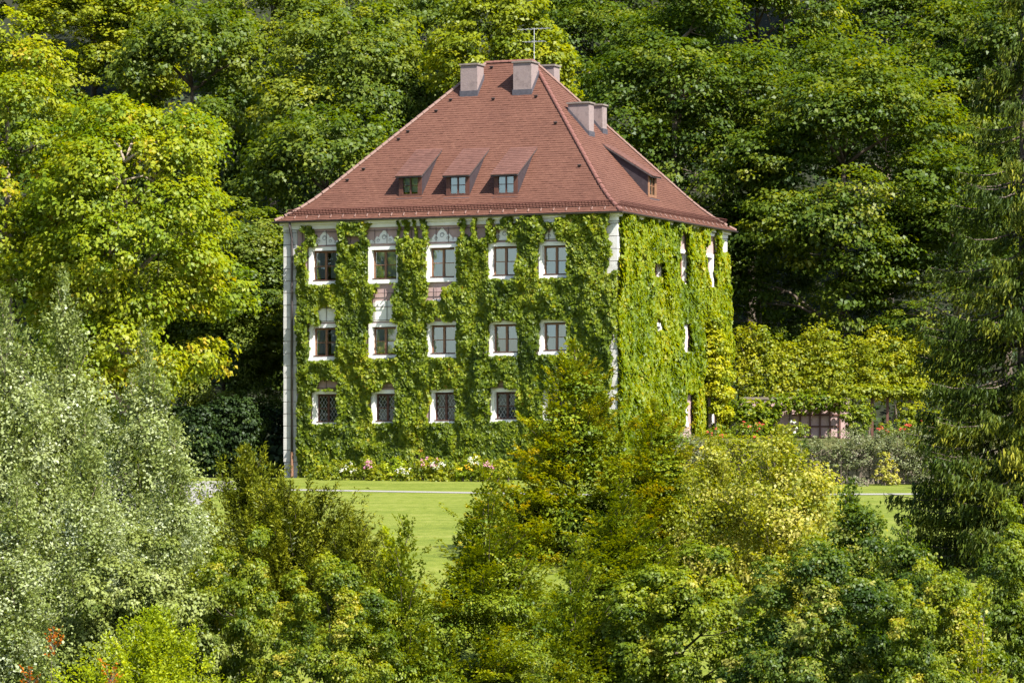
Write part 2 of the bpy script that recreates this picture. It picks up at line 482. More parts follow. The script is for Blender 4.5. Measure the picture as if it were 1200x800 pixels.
def holed_wall(name, length, holes, conv, mat):
    us = sorted({0.0, length, *[h[0] for h in holes], *[h[1] for h in holes]})
    zs = sorted({ZB, 0.35, ZW, *[h[2] for h in holes], *[h[3] for h in holes]})
    mb = MB()
    for i in range(len(us) - 1):
        for j in range(len(zs) - 1):
            uc, zc = (us[i] + us[i + 1]) / 2, (zs[j] + zs[j + 1]) / 2
            if any(h[0] < uc < h[1] and h[2] < zc < h[3] for h in holes):
                continue
            mb.quad(conv(us[i], 0, zs[j]), conv(us[i + 1], 0, zs[j]), conv(us[i + 1], 0, zs[j + 1]), conv(us[i], 0, zs[j + 1]))
    for (a, b, c, d) in holes:
        for (p, q) in (((a, c), (a, d)), ((a, d), (b, d)), ((b, d), (b, c)), ((b, c), (a, c))):
            mb.quad(conv(p[0], 0, p[1]), conv(q[0], 0, q[1]), conv(q[0], 0.3, q[1]), conv(p[0], 0.3, p[1]))
    return mb.build(name, mat, house)
cf = lambda u, w, z: (u, w, z)                 # front: w goes inwards
cs = lambda u, w, z: (WW - w, u, z)            # right side
G = 0.03
holed_wall('front_wall', WW, [(w[1] - G, w[2] + G, w[3] - G, w[4] + G) for w in WIN], cf, M['pink'])
holed_wall('side_wall', WD, [(w[1] - G, w[2] + G, w[3] - G, w[4] + G) for w in SWIN], cs, M['pink'])
mb = MB(); mb.quad((0, WD, ZB), (0, 0, ZB), (0, 0, ZW), (0, WD, ZW)); mb.build('side_wall', M['pink'], house)
mb = MB(); mb.quad((WW, WD, ZB), (0, WD, ZB), (0, WD, ZW), (WW, WD, ZW)); mb.build('back_wall', M['pink'], house)

def bx(mb, conv, u0, u1, w0, w1, z0, z1):
    P = [conv(u0, w0, z0), conv(u1, w0, z0), conv(u1, w1, z0), conv(u0, w1, z0), conv(u0, w0, z1), conv(u1, w0, z1), conv(u1, w1, z1), conv(u0, w1, z1)]
    mb.hexa(P)

def make_window(conv, r, u0, u1, z0, z1, k):
    fr = MB()
    wd, zt = u1 - u0, z1 - z0
    a, b = REVEAL - 0.05, REVEAL + 0.03
    t = 0.062
    bx(fr, conv, u0, u0 + t, a, b, z0, z1); bx(fr, conv, u1 - t, u1, a, b, z0, z1)
    bx(fr, conv, u0 + t, u1 - t, a, b, z0, z0 + t); bx(fr, conv, u0 + t, u1 - t, a, b, z1 - t, z1)
    um = (u0 + u1) / 2
    bx(fr, conv, um - 0.05, um + 0.05, a - 0.012, b, z0 + t, z1 - t)
    zm = (z0 + z1) / 2
    for (p, q) in ((u0 + t, um - 0.05), (um + 0.05, u1 - t)):
        bx(fr, conv, p, q, a + 0.015, b, zm - 0.018, zm + 0.018)
    win = fr.build('window', M['wood'] if r < 2 else M['wood_dark'], house)
    for (p, q) in ((u0 + t, um - 0.05), (um + 0.05, u1 - t)):
        for (e, g) in ((z0 + t, zm - 0.018), (zm + 0.018, z1 - t)):
            pm = MB()
            tl = RNG.normal(0, 0.004, 2)
            y = REVEAL
            pm.quad(conv(p, y + tl[0], e), conv(q, y - tl[0], e), conv(q, y - tl[0] + tl[1], g), conv(p, y + tl[0] + tl[1], g))
            pm.build('pane', M['glass'] if r < 2 else M['old_glass'], win)
    # white plaster surround, proud of the wall, and the sill
    s = MB(); sw = 0.20
    o0, o1 = -0.05, 0.02
    bx(s, conv, u0 - sw, u0 - G, o0, o1, z0 - G, z1 + G); bx(s, conv, u1 + G, u1 + sw, o0, o1, z0 - G, z1 + G)
    bx(s, conv, u0 - sw, u1 + sw, o0, o1, z1 + G, z1 + sw)
    # white reveals
    bx(s, conv, u0 - G - 0.001, u0 - 0.002, 0.021, REVEAL + 0.05, z0 - G, z1 + G); bx(s, conv, u1 + 0.002, u1 + G + 0.001, 0.021, REVEAL + 0.05, z0 - G, z1 + G)
    s.build('window_surround', M['white'], win)
    s = MB(); bx(s, conv, u0 - sw - 0.03, u1 + sw + 0.03, -0.10, 0.02, z0 - sw, z0 - G)
    bx(s, conv, u0, u1, 0.021, REVEAL - 0.051, z0 - G, z0 + 0.012)
    s.build('sill', M['white'] if r < 2 else M['white'], win)
    s = MB(); bx(s, conv, u0 + 0.01, u1 - 0.01, -0.06, REVEAL - 0.052, z0 + 0.016, z0 + 0.055)
    s.build('sill_board', M['wood_dark'], win)
    # the room behind and its curtain
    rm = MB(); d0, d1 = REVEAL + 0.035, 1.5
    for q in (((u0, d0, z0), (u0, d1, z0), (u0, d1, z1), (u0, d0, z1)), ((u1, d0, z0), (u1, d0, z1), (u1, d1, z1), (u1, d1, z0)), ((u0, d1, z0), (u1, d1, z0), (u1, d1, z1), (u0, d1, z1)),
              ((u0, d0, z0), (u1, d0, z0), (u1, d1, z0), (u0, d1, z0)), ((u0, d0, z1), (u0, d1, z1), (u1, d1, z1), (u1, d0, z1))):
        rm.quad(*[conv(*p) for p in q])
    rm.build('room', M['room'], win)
    if r < 2:
        cu = MB(); n = 24
        lo = z0 + zt * (0.03 if k % 5 > 1 else 0.10)
        for i in range(n):
            p, q = u0 + wd * i / n, u0 + wd * (i + 1) / n
            if k % 5 == 0 and 0.55 < (i + 0.5) / n < 0.68:
                continue
            yy = [REVEAL + 0.05 + 0.012 * math.sin(j * 1.9 + k) for j in (i, i + 1)]
            cu.quad(conv(p, yy[0], lo), conv(q, yy[1], lo), conv(q, yy[1], z1 - 0.02), conv(p, yy[0], z1 - 0.02))
        cu.build('curtain', M['curtain'], win)
    else:
        la = MB(); y = REVEAL - 0.012; st = 0.17
        for (p, q) in ((u0 + t, um - 0.05), (um + 0.05, u1 - t)):
            for sg in (-1, 1):
                for kk in np.arange(-14, 15) * st:
                    # line u = c + sg * 0.62 * (z - zm), clipped to the casement
                    c = (p + q) / 2 + kk
                    zz = np.linspace(z0 + t, z1 - t, 60)
                    uu = c + sg * 0.62 * (zz - zm)
                    ok = (uu > p) & (uu < q)
                    if ok.sum() < 3:
                        continue
                    za, zb_ = zz[ok][0], zz[ok][-1]; ua, ub = uu[ok][0], uu[ok][-1]
                    h = 0.009
                    yo = y - (0.003 if sg > 0 else 0)
                    la.quad(conv(ua - h, yo, za), conv(ua + h, yo, za), conv(ub + h, yo, zb_), conv(ub - h, yo, zb_))
        lo_ = la.build('lead_lattice', M['leadbar'], win)
        lo_['kind'] = 'stuff'
    return win

for k, (r, *w) in enumerate(WIN):
    make_window(cf, r, *w, k)
for k, (r, *w) in enumerate(SWIN):
    make_window(cs, r, *w, k + 2)

# painted pediments above the top windows, white panels above the middle ones
def relief(pts, y0, y1, parent, name, mat):
    mb = MB()
    n = len(pts)
    mb.poly([(p[0], y0, p[1]) for p in pts])
    for i in range(n):
        a, b = pts[i], pts[(i + 1) % n]
        mb.quad((a[0], y0, a[1]), (b[0], y0, b[1]), (b[0], y1, b[1]), (a[0], y1, a[1]))
    return mb.build(name, mat, parent)
for (r, u0, u1, z0, z1) in WIN:
    um = (u0 + u1) / 2; hw = (u1 - u0) / 2 + 0.16
    zb = z1 + 0.28
    if r == 0:
        pts = [(um - hw, zb), (um + hw, zb)]
        prof = [(1.0, 0.10), (0.96, 0.20), (0.84, 0.24), (0.72, 0.17), (0.60, 0.30), (0.48, 0.42), (0.34, 0.36), (0.28, 0.50), (0.16, 0.60), (0.07, 0.70), (0.0, 0.74)]
        pts += [(um + hw * a, zb + 0.9 * b) for a, b in prof] + [(um - hw * a, zb + 0.9 * b) for a, b in prof[:-1][::-1]]
        pd = relief(pts, -0.022, 0.01, house, 'pediment', M['white'])
        for cxx, czz, rr in ((0, 0.36, 0.13), (-0.3, 0.2, 0.09), (0.3, 0.2, 0.09), (-0.55, 0.13, 0.06), (0.55, 0.13, 0.06)):
            sc = MB(); n = 22
            ring = [(um + cxx + rr * (1 - 0.55 * i / n) * math.cos(i * 0.45), zb + 0.9 * czz + rr * (1 - 0.55 * i / n) * math.sin(i * 0.45)) for i in range(n)]
            for i in range(n - 1):
                a, b = ring[i], ring[i + 1]
                sc.quad((a[0], -0.026, a[1]), (b[0], -0.026, b[1]), (um + cxx + (b[0] - um - cxx) * 0.78, -0.026, zb + 0.9 * czz + (b[1] - zb - 0.9 * czz) * 0.78), (um + cxx + (a[0] - um - cxx) * 0.78, -0.026, zb + 0.9 * czz + (a[1] - zb - 0.9 * czz) * 0.78))
            sc.build('scroll', M['lead'], pd)
    elif r == 1:
        relief([(um - hw, zb), (um + hw, zb), (um + hw, zb + 0.72), (um + hw * 0.55, zb + 0.95), (um - hw * 0.55, zb + 0.95), (um - hw, zb + 0.72)], -0.022, 0.01, house, 'wall_panel', M['white'])

# cornice, plinth, quoins
def band(name, mat, z0, z1, out_):
    mb = MB()
    mb.box(-out_, WW + out_, -out_, 0.0 - 0.001, z0, z1)
    mb.box(WW + 0.001, WW + out_, 0.0, WD + out_, z0, z1)
    mb.box(-out_, -0.001, 0.0, WD + out_, z0, z1)
    return mb.build(name, mat, house)
band('cornice', M['white'], ZW - 0.34, ZW - 0.001, 0.10)
band('cornice_step', M['white'], ZW - 0.15, ZW + 0.01, 0.22)
band('plinth', M['quoin'], ZB, 0.42, 0.05)
def quoin_stack(cx0, cx1, cy0, cy1, z0, z1):
    z = z0; i = 0
    while z < z1 - 0.1:
        h = min(0.56, z1 - z)
        mb = MB(); g = 0.014
        e = 0.0 if i % 2 == 0 else 0.004
        mb.box(cx0 - e, cx1 + e, cy0 - e, cy1 + e, z + g, z + h - g)
        mb.build('quoin_block', M['quoin'], house)
        z += h; i += 1
ztq = ZW - 0.345
quoin_stack(-0.08, 0.62, -0.08, 0.55, 0.43, ztq)
quoin_stack(WW - 0.50, WW + 0.08, -0.08, 0.50, 0.43, ztq)
quoin_stack(WW - 0.50, WW + 0.08, WD - 0.55, WD + 0.08, 0.43, ztq)

# trellis rods in the belts between the windows
tre = MB()
belts = []
for r in range(3):
    ztop_ = ZW - 0.42 if r == 0 else min(w[3] for w in WIN if w[0] == r - 1) - 0.25
    belts.append((max(w[4] for w in WIN if w[0] == r) + 0.27, ztop_))
for (za, zb) in belts:
    for u in np.arange(0.9, WW - 0.6, 0.62):
        tre.tube([(u, -0.075, za), (u, -0.075, zb)], 0.014, 4, cap=False)
    for z in np.arange(za, zb + 0.05, 0.62):
        tre.tube([(0.8, -0.09, z), (WW - 0.6, -0.09, z)], 0.014, 4, cap=False)
o = tre.build('trellis', M['rod'], house); o['kind'] = 'stuff'

# ------------------------------------------------------------------ roof
EX0, EX1, EY0, EY1 = -OH, WW + OH, -OH, WD + OH
RY = (EY0 + EY1) / 2
HALF = (EY1 - EY0) / 2
RX0, RX1 = EX0 + HALF, EX1 - HALF
KICK, KSL, K0 = 1.9, 0.66, 0.35          # the roof flattens out smoothly towards the eaves
_rise0 = KSL * K0
# z(K) = ZE + KSL*K0 + (KSL+MAIN)/2*(KICK-K0);  ZR = z(K) + MAIN*(HALF-KICK)
MAIN = (ZR - ZE - KSL * K0 - KSL / 2 * (KICK - K0)) / ((KICK - K0) / 2 + HALF - KICK)
ZK = ZE + KSL * K0 + (KSL + MAIN) / 2 * (KICK - K0)
def roof_slope(d):
    return KSL if d < K0 else (KSL + (MAIN - KSL) * (d - K0) / (KICK - K0) if d < KICK else MAIN)
def roof_z(d):
    d = np.asarray(d, float)
    e = np.clip(d, K0, KICK) - K0
    return ZE + KSL * np.minimum(d, K0) + KSL * e + (MAIN - KSL) * e * e / (2 * (KICK - K0)) + MAIN * np.maximum(0, d - KICK)
def slope_pt(kind, s, d):
    """s along the eaves, d plan distance in from the eaves"""
    z = float(roof_z(d))
    if kind == 'front': return np.array([EX0 + s, EY0 + d, z])
    if kind == 'right': return np.array([EX1 - d, EY0 + s, z])
    if kind == 'back': return np.array([EX1 - s, EY1 - d, z])
    return np.array([EX0 + d, EY1 - s, z])
LEN = {'front': EX1 - EX0, 'back': EX1 - EX0, 'right': EY1 - EY0, 'left': EY1 - EY0}
deck = MB()
for kind, L in LEN.items():
    _ds = [0, K0, 0.75, 1.15, 1.5, KICK, HALF]
    for d0, d1 in zip(_ds[:-1], _ds[1:]):
        dd = 0.03
        deck.quad(*[slope_pt(kind, s, d) - np.array([0, 0, dd]) for s, d in ((d0, d0), (L - d0, d0), (L - d1, d1), (d1, d1))])
    # white soffit
roof = deck.build('roof', M['roof_deck'], house)
sf = MB()
sf.quad((EX0, EY0, ZE - 0.06), (EX1, EY0, ZE - 0.06), (EX1, EY1, ZE - 0.06), (EX0, EY1, ZE - 0.06))
sf.build('soffit', M['white'], roof)

def slope_vec(kind, d):
    m_ = roof_slope(d)
    h = {'front': (0, 1), 'right': (-1, 0), 'back': (0, -1), 'left': (1, 0)}[kind]
    v = np.array([h[0], h[1], m_]); v /= np.linalg.norm(v)
    n = np.array([-h[0] * m_, -h[1] * m_, 1.0]); n /= np.linalg.norm(n)
    a = {'front': (1, 0, 0), 'right': (0, 1, 0), 'back': (-1, 0, 0), 'left': (0, -1, 0)}[kind]
    return v, n, np.array(a, float)
def tiles(kind):
    mb = MB(); L = LEN[kind]
    d = 0.0; row = 0
    st = 0.152; tw = 0.178
    while d < HALF - 0.05:
        v, n, a = slope_vec(kind, d + 1e-6)
        dp = st * math.hypot(v[0], v[1])
        off = (row % 2) * tw / 2
        rowt = RNG.normal(0, 0.02)
        k0 = int((d + dp * 0.5 - off) / tw); k1 = int((L - d - dp * 0.5 - off) / tw)
        for k in range(k0, k1 + 1):
            s0, s1 = off + k * tw + 0.004, off + (k + 1) * tw - 0.004
            s0, s1 = max(s0, d + dp * 0.3), min(s1, L - d - dp * 0.3)
            if s1 - s0 < 0.03:
                continue
            j = RNG.normal(0, 0.004)
            lift0, lift1 = 0.028 + j, 0.010
            p0 = slope_pt(kind, s0, d) - v * 0.012; p1 = slope_pt(kind, s1, d) - v * 0.012
            u0_ = slope_pt(kind, s0, d) + v * (st + 0.02); u1_ = slope_pt(kind, s1, d) + v * (st + 0.02)
            tt = 0.5 + rowt + RNG.normal(0, 0.12)
            A, B = p0 + n * lift0, p1 + n * lift0
            nb = len(mb.v)
            mb.v += [tuple(A), tuple(B), tuple(u1_ + n * lift1), tuple(u0_ + n * lift1), tuple(p0), tuple(p1), tuple(u0_), tuple(u1_)]
            for q in ((0, 1, 2, 3), (4, 5, 1, 0), (4, 0, 3, 6), (5, 7, 2, 1)):
                mb.f.append(tuple(nb + i for i in q)); mb.t.append(tt)
        d += dp; row += 1
    o = mb.build('roof_tiles', M['tile'], roof, tint=True)
    o['kind'] = 'stuff'
tiles('front'); tiles('right')

# ridge and hip tiles, one by one
rt = MB(); n = 8
for i in range(n):
    a0, a1 = math.pi * i / n, math.pi * (i + 1) / n
    for (r0, r1, x0, x1) in ((0.115, 0.095, 0, 0.40),):
        rt.quad((x0, r0 * math.cos(a0), r0 * math.sin(a0)), (x0, r0 * math.cos(a1), r0 * math.sin(a1)), (x1, r1 * math.cos(a1), r1 * math.sin(a1)), (x1, r1 * math.cos(a0), r1 * math.sin(a0)))
rt.poly([(0, 0.115 * math.cos(math.pi * i / n), 0.115 * math.sin(math.pi * i / n)) for i in range(n + 1)][::-1])
rt_mesh = rt.mesh('ridge_tile', M['ridge'], smooth=True)
rt_mesh2 = rt_mesh.copy(); rt_mesh2.materials[0] = M['mortar']
from mathutils import Matrix, Vector
def run_tiles(p, q, mesh):
    p, q = np.asarray(p, float), np.asarray(q, float)
    L = np.linalg.norm(q - p); k = max(1, int(L / 0.36))
    x = Vector((q - p) / L); y = Vector((0, 0, 1)).cross(x).normalized(); z = x.cross(y)
    for i in range(k):
        o = link('ridge_tile', mesh, roof)
        pos = p + (q - p) * i / k
        o.matrix_local = Matrix(((x.x, y.x, z.x, pos[0]), (x.y, y.y, z.y, pos[1]), (x.z, y.z, z.z, pos[2]), (0, 0, 0, 1)))
def hip(cx, cy, sx, sy, mesh):
    pts = [np.array([cx + sx * d, cy + sy * d, float(roof_z(d))]) for d in (0, K0, 0.9, 1.4, KICK, HALF)]
    for p_, q_ in zip(pts[:-1], pts[1:]):
        run_tiles(p_, q_, mesh)
hip(EX0, EY0, 1, 1, rt_mesh2); hip(EX1, EY0, -1, 1, rt_mesh); hip(EX1, EY1, -1, -1, rt_mesh2)
run_tiles((RX0, RY, ZR), (RX1, RY, ZR), rt_mesh)

# gutter, downpipe, snow guard
gm = MB()
def gutter(p, q, outv):
    p, q, outv = map(lambda a: np.asarray(a, float), (p, q, outv))
    n = 6; r = 0.075
    for i in range(n):
        a0, a1 = math.pi * i / n, math.pi * (i + 1) / n
        f_ = lambda b, a: b + outv * (0.05 - r * math.cos(a)) + np.array([0, 0, -0.02 - r * math.sin(a)])
        gm.quad(f_(p, a0), f_(q, a0), f_(q, a1), f_(p, a1))
gutter((EX0 - 0.12, EY0, ZE), (EX1 + 0.12, EY0, ZE), (0, -1, 0))
gutter((EX1, EY0 - 0.12, ZE), (EX1, EY1 + 0.12, ZE), (1, 0, 0))
gutter((EX0, EY0 - 0.12, ZE), (EX0, EY1 + 0.12, ZE), (-1, 0, 0))
gm.build('gutter', M['metal'], roof)
dp = MB()
dx = 0.40
dp.tube([(dx, EY0 - 0.02, ZE - 0.09), (dx, EY0 + 0.0, ZE - 0.3), (dx, -0.19, ZE - 0.75), (dx, -0.17, ZE - 1.0), (dx, -0.17, 0.9)], 0.06, 8)
dpo = dp.build('downpipe', M['metal'], house, smooth=True)
d2 = MB(); d2.tube([(dx, -0.17, 0.9), (dx, -0.17, -0.5)], 0.075, 8); d2.build('pipe_shoe', M['wood'], dpo)
def snow_guard(kind):
    mb = MB(); L = LEN[kind]
    hooks = MB()
    for dd in (0.42,):
        v, n_, a = slope_vec(kind, dd)
        for hgt in (0.10, 0.20, 0.29):
            mb.tube([slope_pt(kind, dd + 0.1, dd) + n_ * hgt, slope_pt(kind, L - dd - 0.1, dd) + n_ * hgt], 0.017, 4, cap=False)
        s = dd + 0.3
        while s < L - dd:
            b = slope_pt(kind, s, dd)
            mb.tube([b, b + n_ * 0.30], 0.012, 4, cap=False)
            s += 0.16
        s = 0.35
        while s < L - 0.3:
            b = slope_pt(kind, s, 0.16) + n_ * 0.04
            hooks.tube([b - v * 0.06, b + v * 0.02 + n_ * 0.03, b + v * 0.10 + n_ * 0.05], 0.028, 5)
            s += 0.62
    o = mb.build('snow_guard', M['roof_deck'], roof)
    hh = hooks.build('guard_bracket', M['mortar'], roof); hh['kind'] = 'stuff'
snow_guard('front'); snow_guard('right')
# little step hooks scattered over the tiles
hk = MB(); hk.box(-0.05, 0.05, -0.04, 0.04, 0.0, 0.06); hk.box(-0.09, 0.09, -0.07, -0.041, 0.03, 0.10)
hk_mesh = hk.mesh('roof_hook', M['metal'])
n_main = np.array([0, -MAIN, 1.0]); n_main /= np.linalg.norm(n_main)
P_MAIN = np.array([0, EY0 + KICK, ZK])
def on_front(X, Y):
    return hit_plane(X, Y, P_MAIN, n_main)
nr_main = np.array([MAIN, 0, 1.0]); nr_main /= np.linalg.norm(nr_main)
PR_MAIN = np.array([EX1 - KICK, 0, ZK])
def on_right(X, Y):
    return hit_plane(X, Y, PR_MAIN, nr_main)
for X, Y in ((408, 212), (427, 199), (479, 155), (468, 164), (529, 118), (579, 117), (577, 80), (629, 114), (652, 145), (680, 195), (512, 131)):
    p = on_front(X, Y)
    o = link('roof_hook', hk_mesh, roof); o.location = tuple(p + n_main * 0.04)
    o.rotation_euler = (0.6, 0, 0)

# chimneys
def chimney(X, Yb, Yt, wx, wy, where):
    """X: pixel of the front face's middle; Yb, Yt: foot of the front face and top"""
    p = on_front(X, Yb) if where == 'front' else on_right(X, Yb)
    f = hit_plane(X, Yt, (0, p[1], 0), (0, 1, 0)) if where == 'front' else p
    zt = f[2] if where == 'front' else p[2] + Yt
    if where == 'front':
        x0, x1, y0, y1 = p[0] - wx / 2, p[0] + wx / 2, p[1], p[1] + wy
    else:
        x0, x1, y0, y1 = p[0] - wx, p[0], p[1] - wy / 2, p[1] + wy / 2
    zb = p[2] - 0.6
    mb = MB(); mb.box(x0, x1, y0, y1, zb, zt - 0.10)
    c = mb.build('chimney', M['chimney'], roof)
    mb = MB(); mb.box(x0 - 0.06, x1 + 0.06, y0 - 0.06, y1 + 0.06, zt - 0.10, zt - 0.03); mb.box(x0 + 0.1, x1 - 0.1, y0 + 0.1, y1 - 0.1, zt - 0.03, zt)
    mb.build('chimney_cap', M['cap'], c)
    mb = MB(); e = 0.035
    if where == 'front':
        mb.box(x0 - e, x1 + e, y0 - e, y0 - 0.002, p[2] - 0.3, p[2] + 0.26)
        for xx, sg in ((x0, -1), (x1, 1)):
            xa, xb = (xx - e, xx - 0.002) if sg < 0 else (xx + 0.002, xx + e)
            zz0, zz1 = p[2], p[2] + wy * MAIN
            mb.hexa([(xa, y0, zz0 - .3), (xb, y0, zz0 - .3), (xb, y1, zz1 - .3), (xa, y1, zz1 - .3), (xa, y0, zz0 + .26), (xb, y0, zz0 + .26), (xb, y1, zz1 + .26), (xa, y1, zz1 + .26)])
    else:
        mb.box(x1 + 0.002, x1 + e, y0 - e, y1 + e, p[2] - 0.3, p[2] + 0.24)
        zz1 = p[2] + wx * MAIN
        for ya, yb in ((y0 - e, y0 - 0.002), (y1 + 0.002, y1 + e)):
            mb.hexa([(x0, ya, zz1 - .3), (x1, ya, p[2] - .3), (x1, yb, p[2] - .3), (x0, yb, zz1 - .3), (x0, ya, zz1 + .2), (x1, ya, p[2] + .2), (x1, yb, p[2] + .2), (x0, yb, zz1 + .2)])
    mb.build('flashing', M['lead'], c)
    return c
chimney(549.5, 113, 74, 0.86, 0.75, 'front')
chimney(612, 111.5, 71, 0.92, 0.85, 'front')
chimney(693, 160, 1.62, 1.05, 0.62, 'right')
chimney(708.5, 157, 1.42, 1.0, 0.55, 'right')
# one more behind the ridge
pb = hit_plane(641, 78, (0, RY + 0.9, 0), (0, 1, 0))
mb = MB(); mb.box(pb[0] - 0.36, pb[0] + 0.36, RY + 0.9, RY + 1.6, ZR - 3.5, pb[2]); c = mb.build('chimney', M['chimney'], roof)
mb = MB(); mb.box(pb[0] - 0.42, pb[0] + 0.42, RY + 0.84, RY + 1.66, pb[2] + 0.001, pb[2] + 0.09); mb.build('chimney_cap', M['cap'], c)

# dormers
def dormer(centre_px, foot_px, where, width, facing):
    p = on_front(centre_px, foot_px) if where == 'front' else on_right(centre_px, foot_px)
    Hh = 1.08 if where == 'front' else 1.12
    pitch = 0.60 if where == 'front' else 0.62
    hw = width / 2
    if where == 'front':
        T = lambda s, d, z: (p[0] + s, p[1] + d, p[2] + z)         # d goes back into the roof
    else:
        T = lambda s, d, z: (p[0] - d, p[1] + s, p[2] + z)
    back = Hh / (MAIN - pitch)
    rise = back * pitch
    ck = MB()
    for s in (-hw, hw):
        e = 0.04 if s > 0 else -0.04
        a = [T(s, 0, -0.15), T(s, 0, Hh), T(s, back, Hh + rise), T(s, back, Hh + rise - 0.2)]
        b = [T(s + e, 0, -0.15), T(s + e, 0, Hh), T(s + e, back, Hh + rise), T(s + e, back, Hh + rise - 0.2)]
        ck.poly(a); ck.poly(b[::-1])
        for i in range(4):
            j = (i + 1) % 4
            ck.quad(a[i], a[j], b[j], b[i])
    d = ck.build('dormer', M['slate'], roof)
    # sloping tiled lid with its courses
    lid = MB(); ov = 0.13; n = int((back + 0.25) / 0.15)
    L = math.hypot(1, pitch)
    for i in range(n):
        da, db = -0.25 + (back + 0.25) * i / n, -0.25 + (back + 0.25) * (i + 1) / n
        wcut = 1.0
        nt_ = int((2 * (hw + ov)) / 0.178) + 1
        for k in range(nt_):
            s0 = -(hw + ov) + 2 * (hw + ov) * k / nt_ + 0.003; s1 = -(hw + ov) + 2 * (hw + ov) * (k + 1) / nt_ - 0.003
            za, zb = Hh + da * pitch, Hh + db * pitch
            A = [T(s0, da - 0.012, za + 0.06), T(s1, da - 0.012, za + 0.06), T(s1, db + 0.02, zb + 0.045), T(s0, db + 0.02, zb + 0.045)]
            Bm = [T(s0, da - 0.012, za + 0.02), T(s1, da - 0.012, za + 0.02), T(s1, db + 0.02, zb + 0.02), T(s0, db + 0.02, zb + 0.02)]
            nb = len(lid.v); lid.v += A + Bm
            tt = 0.5 + RNG.normal(0, 0.17)
            for q in ((0, 1, 2, 3), (4, 5, 1, 0), (4, 0, 3, 7), (5, 6, 2, 1)):
                lid.f.append(tuple(nb + x for x in q)); lid.t.append(tt)
    o = lid.build('dormer_tiles', M['lid_tile'], d, tint=True); o['kind'] = 'stuff'
    un = MB(); h0, h1 = -0.06, 0.018
    un.hexa([T(-hw - ov, -0.22, Hh - 0.22 * pitch + h0), T(hw + ov, -0.22, Hh - 0.22 * pitch + h0), T(hw + ov, back, Hh + rise + h0), T(-hw - ov, back, Hh + rise + h0),
             T(-hw - ov, -0.22, Hh - 0.22 * pitch + h1), T(hw + ov, -0.22, Hh - 0.22 * pitch + h1), T(hw + ov, back, Hh + rise + h1), T(-hw - ov, back, Hh + rise + h1)])
    un.build('dormer_roof_board', M['metal'], d)
    # front: wooden face round a small casement
    fm = MB()
    def fb(s0, s1, d0, d1, z0, z1, mb=None):
        (mb or fm).hexa([T(s0, d0, z0), T(s1, d0, z0), T(s1, d1, z0), T(s0, d1, z0), T(s0, d0, z1), T(s1, d0, z1), T(s1, d1, z1), T(s0, d1, z1)])
    iw, zb, zt = hw - 0.17, 0.14, Hh - 0.16
    fb(-hw - 0.03, -iw, -0.03, 0.05, -0.05, Hh - 0.05); fb(iw, hw + 0.03, -0.03, 0.05, -0.05, Hh - 0.05)
    fb(-iw, iw, -0.03, 0.05, -0.05, zb); fb(-iw, iw, -0.03, 0.05, zt, Hh - 0.05)
    fb(-0.03, 0.03, -0.01, 0.05, zb, zt)
    fb(-iw, -0.03, 0.0, 0.04, (zb + zt) / 2 - 0.015, (zb + zt) / 2 + 0.015); fb(0.03, iw, 0.0, 0.04, (zb + zt) / 2 - 0.015, (zb + zt) / 2 + 0.015)
    w = fm.build('dormer_window', M['wood_dark'] if where == 'front' else M['wood'], d)
    for s0, s1 in ((-iw, -0.03), (0.03, iw)):
        pm = MB(); pm.quad(T(s0, 0.03, zb), T(s1, 0.03, zb), T(s1, 0.03, zt), T(s0, 0.03, zt)); pm.build('dormer_pane', M['glass'], d)
    cu = MB(); cu.quad(T(-iw, 0.16, zb), T(iw, 0.16, zb), T(iw, 0.16, zt), T(-iw, 0.16, zt)); cu.build('dormer_curtain', M['curtain'], d)
    ap = MB(); fb(-hw - 0.1, hw + 0.1, -0.16, -0.03, -0.16, -0.05, ap); ap.build('dormer_apron', M['lead'], d)
for X, Y in ((481, 231), (536.6, 230.5), (593, 229.5)):
    dormer(X, Y, 'front', 1.10, 0)
dormer(764, 232, 'right', 1.0, 1)

# aerial
an = MB()
pa = hit_plane(626, 76, (0, RY + 0.3, 0), (0, 1, 0)); zt = hit_plane(626, 33, (0, RY + 0.3, 0), (0, 1, 0))[2]
an.tube([(pa[0], RY + 0.3, ZR - 0.4), (pa[0], RY + 0.3, zt)], 0.016, 6)
bar = MB()
for zz, le in ((zt - 0.05, 1.5), (zt - 0.65, 1.0)):
    bar.tube([(pa[0] - le / 2, RY + 0.3, zz), (pa[0] + le / 2, RY + 0.3, zz)], 0.011, 5)
    for q in np.linspace(-le / 2, le / 2, 7):
        bar.tube([(pa[0] + q, RY + 0.02, zz), (pa[0] + q, RY + 0.58, zz)], 0.011, 4)
ao = an.build('aerial_mast', M['steel'], roof); bar.build('aerial_bars', M['steel'], ao)

